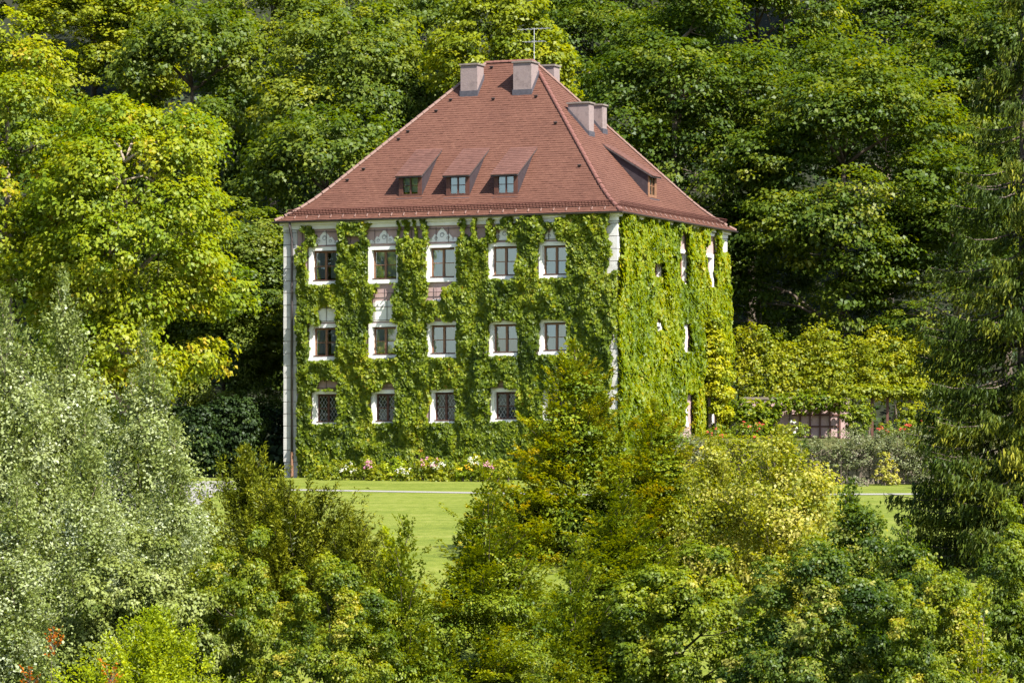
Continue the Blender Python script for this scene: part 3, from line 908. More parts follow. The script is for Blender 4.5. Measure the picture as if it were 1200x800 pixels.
# ------------------------------------------------------------------ creeper on the walls
def creeper(u, z, w, nrm_out, conv_dir, leafsize, mat, tint, name, label, uc, stems, group):
    """u,z,w arrays in wall coordinates (w = distance off the wall)"""
    root = thing(name, label, 'climbing plant', HO, -YAW, group)
    n = len(u)
    P = conv_dir(u, w, z)
    out = np.tile(np.asarray(nrm_out, float), (n, 1))
    lat = np.cross(out, np.array([0, 0, 1.0]))
    N = out * RNG.uniform(0.5, 1.2, (n, 1)) + np.array([0, 0, 1.0]) * RNG.uniform(0.0, 1.0, (n, 1)) + lat * RNG.normal(0, 0.45, (n, 1))
    ax = np.tile(np.array([0, 0, -1.0]), (n, 1)) + out * 0.4
    V = leaf_quads(P, N, leafsize, ax, aspect=0.85, fold=0.15)
    me = quads_mesh('creeper_foliage', V, tint, mat)
    link('foliage', me, root)
    for (su, sz) in stems:
        mb = MB(); k = 14
        zz = np.linspace(-0.45, sz, k); uu = su + RNG.normal(0, 0.05, k)
        pts = [conv_dir(np.array([a]), np.array([0.13]), np.array([b]))[0] for a, b in zip(uu, zz)]
        mb.tube(pts, list(np.linspace(0.05, 0.015, k)), 5)
        mb.build('stem', M['bark'], root)
    return root

def rect_front(xa, xb, ya, yb):
    x0, z1 = front(xa, ya); x1, z0 = front(xb, yb)
    return (x0, x1, z0, z1)
holes = []
for r, row in enumerate(rows_px):
    for i, (xa, xb, ya, yb) in enumerate(row):
        l = 5.5; rr = (1.5, 3, 2.5, 1.0, 0.5)[i] if r < 2 else (2, 0.5, 0.5, 0.5, 0.5)[i]
        holes.append((*rect_front(xa - l, xb + rr, ya - 5, yb + (5 if r < 2 else 3)), 0.07))
for q in ((374, 395, 360, 384), (440, 464, 334, 386), (446, 461, 330, 345), (505, 520, 330, 352), (513, 522, 372, 383), (588, 596, 366, 379), (374, 398, 445, 457), (452, 463, 449, 457), (585, 598, 268, 288), (640, 654, 266, 290),
          (590, 594, 448, 456), (487, 493, 533, 548)):
    holes.append((*rect_front(*q), 0.16))
topx = [338, 346, 352, 366, 370, 396, 398, 434, 438, 466, 472, 504, 508, 536, 540, 576, 582, 606, 608, 637, 640, 664, 667, 712, 716, 724]
topy = [560, 305, 292, 292, 333, 333, 282, 282, 300, 300, 283, 283, 335, 335, 278, 276, 262, 262, 255, 255, 258, 258, 250, 250, 250, 250]
tu = [front(a, 400)[0] for a in topx]; tz = [front(a, b)[1] for a, b in zip(topx, topy)]
strands = [(355, 372, 266, 300), (402, 412, 262, 290), (408, 440, 262, 276), (425, 436, 262, 290), (466, 469, 260, 285), (473, 481, 259, 285), (486, 489, 259, 285), (496, 503, 258, 288), (542, 551, 257, 285), (556, 564, 257, 285), (572, 582, 257, 290), (585, 606, 256, 270), (606, 640, 254, 262)]
strands = [rect_front(*s) for s in strands]

def front_cover(u, z):
    nz = vnoise(u * 2.3, z * 2.3, 3) + 0.5 * vnoise(u * 6, z * 6, 4)
    nz = (nz - 0.75)
    lim = np.interp(u, tu, tz) + nz * 0.45
    ok = z < lim
    for (a, b, c, d) in strands:
        w = (b - a) / 2
        cu = (a + b) / 2 + 0.1 * np.sin(z * 3 + a)
        ok |= (np.abs(u - cu) < w * (0.75 + 0.5 * nz)) & (z > c) & (z < d)
    for (a, b, c, d, j) in holes:
        e = nz * 2 * j
        ok &= ~((u > a + e) & (u < b - e * 0.8) & (z > c + e * 0.6) & (z < d - e))
    # bare left pilaster, bare strip at the right corner
    ok &= u > 0.72 + 0.12 * nz
    ok &= z < ZW - 0.05
    cz0 = front(722, 312)[1]
    ok &= ~((u > WW - 0.30 + 0.7 * nz) & (z > cz0 - 0.2 + 1.2 * nz))
    ca, cb = front(722, 398)[1], front(722, 488)[1]
    ok &= ~((u > WW - 0.20 + 0.4 * nz) & (z < ca + nz) & (z > cb + nz))
    return ok
N0 = 135000
u = RNG.uniform(0.5, WW + 0.12, N0); z = RNG.uniform(-0.3, ZW, N0)
ok = front_cover(u, z)
u, z = u[ok], z[ok]
bulge = vnoise(u * 1.5, z * 0.9, 8) * 0.6 + vnoise(u * 3.6, z * 2.6, 9) * 0.4
w = 0.06 + (0.08 + 0.60 * bulge ** 1.4) * np.sqrt(RNG.uniform(0, 1, len(u)))
# leaves thin out close to the covering's edges and near the foot
keep = RNG.uniform(0, 1, len(u)) < np.where(z < 0.6, 0.45 + 0.5 * vnoise(u * 1.2, z * 1.2, 21), 1.0)
u, z, w = u[keep], z[keep], w[keep]
tint = 0.30 + 0.42 * (vnoise(u * 0.9, z * 0.6, 12) - 0.5) + 0.25 * (vnoise(u * 3, z * 2.5, 14) - 0.5) + RNG.normal(0.12, 0.16, len(u))
edges = [-1, front(368, 300)[0], front(438, 300)[0], front(506, 300)[0], front(579, 300)[0], front(638, 300)[0], WW + 1]
names = ['creeper climbing the front wall beside the drainpipe, left of the windows', 'creeper column between first and second front windows, from the drainpipe',
         'creeper column between second and third front windows, from the drainpipe', 'creeper column between third and fourth front windows, from the drainpipe',
         'creeper column between fourth and fifth front windows, reaching the eaves', 'dense dark creeper on the front wall next to the near house corner']
cfv = lambda u, w, z: np.stack([u, -w, z], 1)
for i in range(6):
    s = (u >= edges[i]) & (u < edges[i + 1])
    if i == 0:
        sc_ = 1.0
    cu = front((356, 417, 486, 557, 622, 690)[i], 400)[0]
    creeper(u[s], z[s], w[s], (0, -1, 0), cfv, RNG.uniform(0.115, 0.205, int(s.sum())), LEAF['creeper'], tint[s], 'creeper', names[i], cu,
            [(cu - 0.12, 9.0 if i > 0 else 8.0), (cu + 0.15, 7.5)], 'creepers on the house walls')

def rect_side(xa, xb, ya, yb):
    y0, z1 = side(xa, ya); y1, z0 = side(xb, yb)
    zz0 = (side(xa, yb)[1] + side(xb, yb)[1]) / 2; zz1 = (side(xa, ya)[1] + side(xb, ya)[1]) / 2
    return (min(y0, y1), max(y0, y1), zz0, zz1)
sholes = []
for q in ((764.5, 769.5, 309, 326), (794, 799, 274, 330), (826, 833, 272, 337), (841, 857, 270, 296), (767, 771, 374, 388), (798, 803, 378, 412), (797.5, 806.5, 461, 520), (830, 835, 478, 494), (856, 860, 380, 410)):
    a, b, c, d = rect_side(q[0] - 2.5, q[1] + 2.5, q[2] - 2, q[3] + 2)
    sholes.append((a, b, c, d))
def side_cover(u, z):
    nz = vnoise(u * 2.0, z * 2.3, 31) + 0.5 * vnoise(u * 6, z * 6, 32) - 0.75
    ok = z < ZW - 0.06
    for (a, b, c, d) in sholes:
        e = nz * 0.25
        ok &= ~((u > a + e) & (u < b - e) & (z > c + e) & (z < d - e))
    ok &= ~((u < 0.12 + 0.2 * nz) & (z > front(722, 300)[1]))
    ok &= z > 0.2
    return ok
N1 = 75000
u = RNG.uniform(-0.12, WD + 0.05, N1); z = RNG.uniform(0.2, ZW, N1)
ok = side_cover(u, z); u, z = u[ok], z[ok]
bulge = vnoise(u * 1.1, z * 0.7, 41) * 0.6 + vnoise(u * 3.0, z * 2.2, 42) * 0.4
w = 0.06 + (0.05 + 0.52 * bulge ** 1.6) * np.sqrt(RNG.uniform(0, 1, len(u)))
tint = 0.38 + 0.55 * (vnoise(u * 0.6, z * 0.5, 44) - 0.5) + 0.25 * (vnoise(u * 2, z * 2, 45) - 0.5) + RNG.normal(0.08, 0.17, len(u))
csv = lambda u, w, z: np.stack([WW + w, u, z], 1)
sedge = [-1, side(768, 300)[0], side(812, 300)[0], WD + 1]
snames = ['bright creeper on the right wall next to the near house corner', 'bright creeper in the middle of the right wall between window slits', 'yellowing creeper at the far end of the right wall']
for i in range(3):
    s = (u >= sedge[i]) & (u < sedge[i + 1])
    cu = max(0.8, (sedge[i] + min(sedge[i + 1], WD)) / 2)
    creeper(u[s], z[s], w[s], (1, 0, 0), csv, RNG.uniform(0.15, 0.26, int(s.sum())), LEAF['creeper_bright'], tint[s] + (0.1 if i == 2 else 0), 'creeper', snames[i], cu, [(cu, 9.0)], 'creepers on the house walls')

# ------------------------------------------------------------------ trees and shrubs
def fib(n, rng):
    i = np.arange(n) + 0.5
    ph = np.arccos(1 - 2 * i / n); th = math.pi * (1 + 5 ** 0.5) * i + rng.uniform(0, 6.28)
    d = np.stack([np.cos(th) * np.sin(ph), np.sin(th) * np.sin(ph), np.cos(ph)], 1)
    return unit(d + rng.normal(0, 0.16, (n, 3)))

def lobed(c, R, rng, n_lobes=26, lobe=0.40, n_clusters=34, cl_r=0.16, n_leaf=34, size=0.2, back=0.35, low=-0.75, flat=0.6, depth=(0.55, 0.86), tint0=0.45, tvar=0.22, upn=0.7, cone=0.0, rnd=0.42, jit=0.09):
    """crown made of boughs, the boughs of leaf clusters; returns leaf corners, tints, bough centres"""
    R = np.asarray(R, float); c = np.asarray(c, float)
    D = fib(n_lobes, rng)
    D = D[(D[:, 1] < back) & (D[:, 2] > low)]
    Rm = float(np.mean(R))
    allP, allN, allT, allS, cents = [], [], [], [], []
    for d in D:
        lc = c + R * d * rng.uniform(*depth) * np.array([1, 1, 1]) * np.array([1 - cone * (d[2] * 0.5 + 0.5), 1 - cone * (d[2] * 0.5 + 0.5), 1])
        cents.append(lc)
        lr = lobe * Rm * rng.uniform(0.7, 1.25) * (1 - 0.6 * cone * (d[2] * 0.5 + 0.5))
        ld = fib(n_clusters, rng)
        # keep the clusters on the outer and upper sides of the bough
        o = unit(d * np.array([1, 1, 0.7]) + np.array([0, 0, 0.25]))
        ld = ld[(ld @ o > -0.35) & (ld[:, 1] < 0.55)]
        m = len(ld)
        cc = lc + ld * lr * np.array([1, 1, 0.8]) * rng.uniform(0.6, 1.05, (m, 1))
        cr = cl_r * Rm * rng.uniform(0.6, 1.35, m)
        ct = tint0 + rng.normal(0, tvar * 0.5) + rng.normal(0, tvar * 0.6, m)
        k = rng.poisson(n_leaf, m)
        idx = np.repeat(np.arange(m), k)
        off = unit(rng.normal(size=(len(idx), 3)) + np.array([0, 0, 0.35])) * (rng.uniform(0, 1, (len(idx), 1)) ** 0.45)
        off[:, 2] *= flat
        P = cc[idx] + off * cr[idx, None]
        Nn = unit(off) * 0.5 + ld[idx] * 0.5 + np.array([0, 0, upn]) + rng.normal(0, rnd, (len(idx), 3))
        allP.append(P); allN.append(Nn); allT.append(ct[idx] + rng.normal(0, jit, len(idx)))
        allS.append(size * rng.uniform(0.65, 1.3, len(idx)))
    P = np.concatenate(allP); N = np.concatenate(allN); T = np.concatenate(allT); S = np.concatenate(allS)
    ax = unit(P - c) * 0.8 + np.array([0, 0, -0.5])
    return leaf_quads(P, N, S, ax, rng=rng), T, np.array(cents)

def sprays(base, height, h0, prof, nb, elev, rng, size=0.1, gap=0.07, twigs=4.0, sf=0.42, ang=48, flat=0.85, droop=0.0, tint0=0.45, tvar=0.2, aspect=0.65, tip_t=0.25, rnd_n=0.4, back=0.3, curl=0.0, levels=2, spread=0.5, hp=0.85, jit=0.08, axn=0.4, top_t=0.0):
    """crown of leafy branches: each branch carries side twigs, those carry smaller ones, leaves sit along all of them"""
    base = np.asarray(base, float)
    St, Di, Le, Up, Tt = [], [], [], [], []
    segs = []
    for i in range(nb):
        h = h0 + (1 - h0) * rng.uniform(0, 1) ** hp
        L = max(0.3, prof(h) * rng.uniform(0.65, 1.15))
        while True:
            az = rng.uniform(0, 2 * math.pi)
            if math.sin(az) < back:
                break
        el = math.radians(np.clip(elev[0] + (elev[1] - elev[0]) * h + rng.normal(0, 9), -40, 86))
        d = np.array([math.cos(az) * math.cos(el), math.sin(az) * math.cos(el), math.sin(el)])
        st = base + np.array([0, 0, height * h - L * 0.75 * max(0.0, math.sin(el))])
        lat = np.cross(d, (0, 0, 1.0)); lat /= np.linalg.norm(lat)
        St.append(st); Di.append(d); Le.append(L); Up.append(np.cross(lat, d)); Tt.append(tint0 + rng.normal(0, tvar * 0.55))
        segs.append((st, st + d * L * 0.9, L))
    S, D, L, U, T = np.array(St), np.array(Di), np.array(Le), np.array(Up), np.array(Tt)
    keepS, keepD, keepL, keepU, keepT, keepO = [S], [D], [L], [U], [T], [np.full(len(L), 0.30)]
    for lev in range(levels):
        n = np.maximum(2, (L * twigs * (1.0 if lev == 0 else 1.25))).astype(int)
        idx = np.repeat(np.arange(len(L)), n)
        m = len(idx)
        t = rng.uniform(0.12, 0.97, m)
        sg = rng.choice([-1.0, 1.0], m)
        lat = np.cross(D[idx], U[idx])
        an = rng.normal(0, 1, m) * (1 - flat) * 1.5
        side_ = lat * (sg * np.cos(an))[:, None] + U[idx] * np.sin(an)[:, None]
        al = np.radians(ang + rng.normal(0, 9, m))[:, None]
        nd = unit(D[idx] * np.cos(al) + side_ * np.sin(al) + np.array([0, 0, 0.04]))
        nl = np.maximum(0.06, L[idx] * sf * (1 - 0.8 * t) * rng.uniform(0.6, 1.25, m))
        ns = S[idx] + D[idx] * (t * L[idx])[:, None]
        nu = unit(U[idx] + rng.normal(0, 0.15, (m, 3)))
        S, D, L, U, T = ns, nd, nl, unit(nu - (nu * nd).sum(1, keepdims=True) * nd), T[idx] + rng.normal(0, tvar * 0.3, m)
        keepS.append(S); keepD.append(D); keepL.append(L); keepU.append(U); keepT.append(T); keepO.append(np.full(m, 0.1 if lev == 0 else 0.0))
    S, D, L, U, T, O = (np.concatenate(k) for k in (keepS, keepD, keepL, keepU, keepT, keepO))
    n = np.maximum(1, (L * (1 - O) / gap + rng.uniform(0, 1, len(L)))).astype(int)
    idx = np.repeat(np.arange(len(L)), n); m = len(idx)
    t = O[idx] + (1 - O[idx]) * rng.uniform(0, 1, m)
    lat = np.cross(D[idx], U[idx])
    sg = rng.choice([-1.0, 1.0], m)[:, None]
    P = S[idx] + D[idx] * (t * L[idx])[:, None] + lat * sg * size * rng.uniform(0.1, spread, (m, 1)) + U[idx] * rng.normal(0, size * 0.3 * (2 - flat), (m, 1))
    hd = np.linalg.norm(P[:, :2] - base[:2], axis=1)
    P[:, 2] += (curl - droop) * hd ** 2
    N = U[idx] + np.array([0, 0, 0.25]) + rng.normal(0, rnd_n, (m, 3))
    A = D[idx] * 0.9 + lat * sg * 0.7
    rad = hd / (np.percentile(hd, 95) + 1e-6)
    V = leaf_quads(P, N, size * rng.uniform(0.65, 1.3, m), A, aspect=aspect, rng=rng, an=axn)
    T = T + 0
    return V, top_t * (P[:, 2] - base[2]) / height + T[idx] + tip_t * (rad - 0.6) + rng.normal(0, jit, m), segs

def trunk_part(root, base, top, r, mat, rng, name='trunk', lean=0.3):
    mb = MB(); k = 8
    ts = np.linspace(0, 1, k)
    off = np.cumsum(rng.normal(0, lean / k, (k, 2)), 0)
    pts = [np.array([base[0] + off[i, 0] * t, base[1] + off[i, 1] * t, base[2] + (top - base[2]) * t]) for i, t in enumerate(ts)]
    rad = [r * (1.35 if i == 0 else 1) * (1 - 0.8 * t) for i, t in enumerate(ts)]
    mb.tube(pts, rad, 9)
    mb.build(name, mat, root, smooth=True)
    return pts

def limbs_mesh(root, trunk, cents, r, mat, rng, nmax=14):
    sel = rng.permutation(len(cents))[:nmax]
    for i in sel:
        c = cents[i]
        z = c[2] - rng.uniform(0.25, 0.5) * np.linalg.norm(c[:2] - trunk[-1][:2]) - 0.6
        zs = np.array([p[2] for p in trunk])
        z = min(max(z, zs[1]), zs[-1] - 0.2)
        s = np.array([np.interp(z, zs, [p[0] for p in trunk]), np.interp(z, zs, [p[1] for p in trunk]), z])
        L = np.linalg.norm(c - s)
        mid = s + (c - s) * 0.5 + np.array([0, 0, 0.10 * L]) + rng.normal(0, 0.05 * L, 3)
        mb = MB()
        mb.tube([s, (s + mid) / 2 + rng.normal(0, 0.02 * L, 3), mid, (mid + c) / 2 + rng.normal(0, 0.03 * L, 3), c], [r, r * 0.8, r * 0.6, r * 0.4, r * 0.15], 6)
        for kx in range(2):
            e = mid + (c - s) * rng.uniform(0.2, 0.45) + rng.normal(0, 0.2 * L, 3)
            mb.tube([mid, (mid + e) / 2 + rng.normal(0, 0.04 * L, 3), e], [r * 0.45, r * 0.3, r * 0.08], 5)
        mb.build('limb', mat, root, smooth=True)

def local_mesh(V, base):
    return V - np.asarray(base)[None, None, :]

def lobed_tree(name, label, cat, X, Ytop, half, Ybot, d, mat, seed, group=None, trunk_r=0.3, bark='bark', nlimb=10, depth_ratio=0.9, foot=None, limbs=True, **kw):
    """crown spans X +- half pixels and Ytop..Ybot, standing d metres away"""
    rng = np.random.default_rng(seed)
    a, b = px(X, Ytop, d), px(X, Ybot, d)
    R = np.array([half / FPX * d, half / FPX * d * depth_ratio, (a[2] - b[2]) / 2])
    c = (a + b) / 2
    gz = float(ground(c[0], d)) if foot is None else foot
    base = np.array([c[0], d, gz])
    root = thing(name, label, cat, base, 0, group)
    lb = kw.get('lobe', 0.40)
    V, T, cents = lobed(c - base, R * (1 - 0.28 * lb), rng, **kw)
    link('crown', quads_mesh('crown', V, T, LEAF[mat]), root)
    if limbs:
        tr = trunk_part(root, (0, 0, -0.3), (c - base)[2] + R[2] * 0.55, trunk_r, M[bark], rng)
        limbs_mesh(root, tr, cents, trunk_r * 0.36, M[bark], rng, nlimb)
    return root

def variant_tree(src, label, X, Ytop, d, scale, rz, group, stretch=1.0):
    """another tree of a kind already built: same parts, own place, size and turn"""
    a = px(X, Ytop, d)
    gz = float(ground(a[0], d))
    r = link(src.name.split('.')[0], None)
    r.empty_display_size = 0.3
    r['label'] = label; r['category'] = src['category']; r['group'] = group
    r.location = (a[0], d, gz); r.rotation_euler = (0, 0, rz)
    h = src['crown_top']
    r.scale = (scale, scale, (a[2] - gz) / h)
    for ch in src.children:
        cc = ch.copy(); COL.objects.link(cc); cc.parent = r
    return r

def spray_tree(name, label, cat, X, Ytop, d, height, mat, seed, prof, trunk_r=0.09, bark='bark', group=None, h0=0.1, draw=60, lean=0.3, foot=None, core=None, **kw):
    rng = np.random.default_rng(seed)
    a = px(X, Ytop, d)
    gz = (a[2] - height)
    g = float(ground(a[0], d))
    base = np.array([a[0], d, g])
    root = thing(name, label, cat, base, 0, group)
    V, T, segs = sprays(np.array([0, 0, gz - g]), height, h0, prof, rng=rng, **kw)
    if core:
        k = dict(core); hw, yt, yb = k.pop('box')
        p, q = px(X, yt, d), px(X, yb, d)
        V2, T2, _ = lobed((p + q) / 2 - base, np.array([hw / FPX * d, hw / FPX * d, (p[2] - q[2]) / 2]), rng, **k)
        V = np.concatenate([V, V2]); T = np.concatenate([T, T2])
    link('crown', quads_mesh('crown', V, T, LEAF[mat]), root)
    trunk_part(root, (0, 0, -0.3), a[2] - g - 0.13 * height, trunk_r, M[bark], rng, lean=lean)
    mb = MB()
    for (s, e, L) in segs[:draw]:
        mb.tube([s, (s + e) / 2, e], [0.012 + 0.008 * L, 0.008 + 0.005 * L, 0.003], 4, cap=False)
    if draw:
        o = mb.build('branches', M[bark], root); o['kind'] = 'stuff'
    root['crown_top'] = float(a[2] - g)
    return root

# --- the wooded hillside: three kinds of broadleaf built once, then repeated
WOOD = 'broadleaf trees on the wooded hillside'
def proto(name, label, X, Ytop, half, Ybot, d, mat, seed, **kw):
    t = lobed_tree(name, label, 'tree', X, Ytop, half, Ybot, d, mat, seed, group=WOOD, trunk_r=0.32, **kw)
    t['crown_top'] = float(px(X, Ytop, d)[2] - t.location.z)
    return t
mapleA = proto('maple_tree', 'green broadleaf tree whose crown touches the left roof hip', 385, 95, 125, 560, 186, 'broad', 101, n_lobes=64, lobe=0.30, n_clusters=26, n_leaf=76, cl_r=0.14, size=0.24, nlimb=8)
mapleB = proto('maple_tree', 'green broadleaf tree at top edge above the left chimney side', 420, -40, 130, 380, 200, 'broad', 102, n_lobes=60, lobe=0.32, n_clusters=26, n_leaf=76, cl_r=0.14, size=0.25, tint0=0.52, nlimb=8)
limeA = proto('lime_tree', 'yellow-green broadleaf tree directly behind the chimneys and aerial', 590, -60, 100, 330, 196, 'lime', 103, n_lobes=56, lobe=0.32, n_clusters=24, n_leaf=74, cl_r=0.14, size=0.24, nlimb=6)
beechA = proto('beech_tree', 'tall dark beech just right of the roof and paired chimneys', 790, -70, 150, 470, 188, 'beech', 104, n_lobes=84, lobe=0.27, n_clusters=26, n_leaf=66, cl_r=0.15, size=0.235, flat=0.35, upn=1.1, nlimb=14, bark='bark_pale', depth=(0.45, 0.95))
beechB = proto('beech_tree', 'dark beech with low layered boughs above the clipped yellow hedge', 985, 30, 170, 440, 184, 'beech', 105, n_lobes=92, lobe=0.27, n_clusters=26, n_leaf=64, cl_r=0.15, size=0.235, flat=0.35, upn=1.1, tint0=0.5, nlimb=14, depth=(0.45, 0.95))
for src, lab, X, Yt, d, s, rz in (
    (mapleA, 'green tree at the top left behind the yellowing maple', 225, -30, 205, 1.05, 0.35),
    (mapleB, 'dark tree low behind the gravel court, left of the drainpipe', 285, 215, 178, 0.75, -0.4),
    (mapleB, 'green tree at the top edge between yellow maple and roof', 320, -60, 222, 1.0, 0.5),
    (mapleA, 'tree showing above the left end of the roof hip and chimney', 500, -45, 214, 0.9, -0.3),
    (limeA, 'pale olive tree at the top edge over the left-hand maple', 110, -80, 214, 1.2, 0.4),
    (beechA, 'dark beech at the top edge, right of the aerial', 690, -90, 208, 0.9, 0.3),
    (beechB, 'tall dark beech at the top edge above the house\'s right eaves', 880, -110, 206, 1.0, -0.35),
    (beechA, 'tall beech at the top edge towards the upper right corner', 1040, -110, 212, 1.05, 0.5),
    (beechB, 'beech in the upper right corner behind the drooping spruce', 1180, -60, 200, 1.0, 0.25),
    (beechA, 'shaded beech behind the right end of the yellow hedge', 1120, 150, 182, 0.8, -0.45),
    (beechA, 'shaded beech just right of the house\'s far eaves corner', 890, 180, 190, 0.62, -0.2),
    (mapleA, 'green tree at the left edge behind the silver poplar', 20, 60, 190, 1.0, -0.25),
    (mapleB, 'tree filling the top edge left of the pale olive tree', 40, -150, 236, 1.15, 0.2),
    (mapleA, 'tree filling the top edge above the big yellow-green maple', 180, -150, 240, 1.15, -0.2),
    (mapleB, 'tree filling the top edge left of the chimneys', 450, -160, 240, 1.15, 0.7),
    (beechA, 'tree filling the top edge right of the aerial, farthest back', 760, -160, 240, 1.1, -0.6),
    (beechB, 'tree filling the top edge over the right forest, farthest back', 950, -170, 244, 1.1, 0.6),
    (beechA, 'tree filling the top right edge behind the spruce tip', 1130, -170, 244, 1.1, 0.1),
    (mapleA, 'small dark tree above the clipped evergreens behind the gravel', 262, 300, 177, 0.55, 0.6),
    (mapleA, 'low dark tree left of the clipped evergreens, behind the poplars', 170, 330, 179, 0.6, -0.5),
):
    variant_tree(src, lab, X, Yt, d, s, rz, WOOD)

# --- undergrowth that covers the hillside under the trees
rngu = np.random.default_rng(77)
nU = 34000
xu = rngu.uniform(-36, 36, nU); yu = 168 + 72 * rngu.uniform(0, 1, nU) ** 1.4
lump = vnoise(xu * 0.5, yu * 0.5, 61) * 1.6 + vnoise(xu * 1.3, yu * 1.3, 62) * 0.8
zu = ground(xu, yu) + lump * np.sqrt(rngu.uniform(0, 1, nU))
keep = ~((yu < 190) & (xu > -9.5))
Pu = np.stack([xu, yu, zu], 1)[keep]
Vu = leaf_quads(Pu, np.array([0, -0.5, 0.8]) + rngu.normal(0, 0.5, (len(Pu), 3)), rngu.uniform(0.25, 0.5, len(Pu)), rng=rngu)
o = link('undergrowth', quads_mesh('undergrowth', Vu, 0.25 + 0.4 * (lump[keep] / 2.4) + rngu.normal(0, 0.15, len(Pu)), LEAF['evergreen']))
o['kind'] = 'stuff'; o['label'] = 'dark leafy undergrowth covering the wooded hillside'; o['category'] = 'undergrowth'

nS = 22000
xs_ = rngu.uniform(-20, 20, nS); ys_ = rngu.uniform(62, 104, nS)
lump = vnoise(xs_ * 0.7, ys_ * 0.7, 63) * 1.3
zs_ = ground(xs_, ys_) + lump * np.sqrt(rngu.uniform(0, 1, nS))
Ps = np.stack([xs_, ys_, zs_], 1)
Vs = leaf_quads(Ps, np.array([0, -0.4, 0.8]) + rngu.normal(0, 0.5, (nS, 3)), rngu.uniform(0.10, 0.19, nS), rng=rngu)
o = link('ground_cover', quads_mesh('ground_cover', Vs, 0.3 + 0.3 * lump + rngu.normal(0, 0.1, nS), LEAF['green']))
o['kind'] = 'stuff'; o['label'] = 'green ground cover on the slope between the foreground trees'; o['category'] = 'ground cover'

# --- the big yellowing maple on the left and its neighbour
bigm = lobed_tree('maple_tree', 'big yellow-green maple left of the house, above the silver poplars', 'tree', 148, 58, 142, 525, 160, 'maple', 201, low=-1.1, trunk_r=0.38, bark='bark_pale', nlimb=22, n_lobes=76, lobe=0.26, n_clusters=30, n_leaf=60, cl_r=0.13, size=0.215, tint0=0.60, tvar=0.2, back=0.3, depth=(0.5, 0.95))
for pts, r0 in (([(150, 372, 160), (128, 318, 158.6), (122, 280, 157.4), (130, 244, 156.6), (138, 214, 156.0), (152, 176, 156.2), (158, 158, 157.0)], 0.17),
                ([(138, 214, 156.0), (124, 190, 156.1), (119, 172, 157.2)], 0.10), ([(146, 190, 155.9), (162, 178, 155.7), (184, 166, 156.4)], 0.09), ([(146, 190, 155.9), (140, 172, 156.3), (130, 162, 157.2)], 0.07),
                ([(122, 280, 157.4), (100, 262, 156.6), (86, 236, 156.4)], 0.10), ([(138, 214, 156.0), (168, 206, 155.9), (196, 222, 156.4)], 0.07)):
    mb = MB(); q = [px(x, y, d_ + 0.55 * (160 - d_) / 4.2 + 0.35) - np.array(bigm.location) for x, y, d_ in pts]
    mb.tube(q, list(np.linspace(r0, r0 * 0.4, len(q))), 7); mb.build('limb', M['bark_pale'], bigm, smooth=True)
lobed_tree('maple_tree', 'yellowing maple cut by the photo\'s left edge near the top', 'tree', 10, 5, 110, 420, 164, 'maple', 202, trunk_r=0.36, bark='bark_pale', nlimb=12, n_lobes=64, lobe=0.28, n_clusters=28, n_leaf=56, cl_r=0.13, size=0.215, tint0=0.58, tvar=0.22, back=0.3, depth=(0.5, 0.95))

# --- dark clipped evergreens behind the gravel court
for i, (X, Yt, hw, d) in enumerate(((222, 470, 42, 165.5), (272, 452, 44, 169), (318, 466, 30, 173))):
    lobed_tree('clipped_evergreen', ['dark rounded clipped evergreen behind the pale gravel, nearest the poplars', 'tallest dark clipped evergreen, in the middle behind the pale gravel', 'dark rounded clipped evergreen closest to the house\'s left corner'][i], 'shrub', X, Yt, hw, 566, d, 'evergreen', 300 + i, trunk_r=0.1, nlimb=3,
               n_lobes=46, lobe=0.34, n_clusters=24, n_leaf=26, cl_r=0.17, size=0.17, depth=(0.6, 0.8), low=-1.1)

# --- right-hand garden: terrace, walls, hedge
TZ = 1.45
tb = MB()
Rf = HO + HX * (WW + 0.1)
ycut = 157.0
tb.hexa([(6.6, ycut, -1.5), (34, ycut, -1.5), (34, 190, -1.5), (6.6 + 7, 190, -1.5), (6.6, ycut, TZ), (34, ycut, TZ), (34, 190, TZ), (6.6 + 7, 190, TZ)])
o = tb.build('terrace', M['terrace']); o['kind'] = 'structure'
# retaining wall of single pale stones in front of the terrace
rw = thing('retaining_wall', 'low pale stone retaining wall under the grey-green cascading shrubs', 'wall', (6.6, ycut, -0.7))
rngw = np.random.default_rng(5)
z = -0.15
while z < TZ + 0.15:
    x = rngw.uniform(-0.3, 0)
    h = rngw.uniform(0.24, 0.34)
    while x < 17:
        l = rngw.uniform(0.35, 0.75)
        mb = MB(); j = rngw.normal(0, 0.03, 8)
        mb.hexa([(x + .01, -0.3 + j[0], z), (x + l - .01, -0.3 + j[1], z), (x + l - .01, -0.005, z), (x + .01, -0.005, z), (x + .02, -0.29 + j[2], z + h - .015), (x + l - .02, -0.29 + j[3], z + h - .015), (x + l - .02, -0.005, z + h - .015), (x + .02, -0.005, z + h - .015)])
        mb.build('stone', M['stone'], rw)
        x += l
    z += h

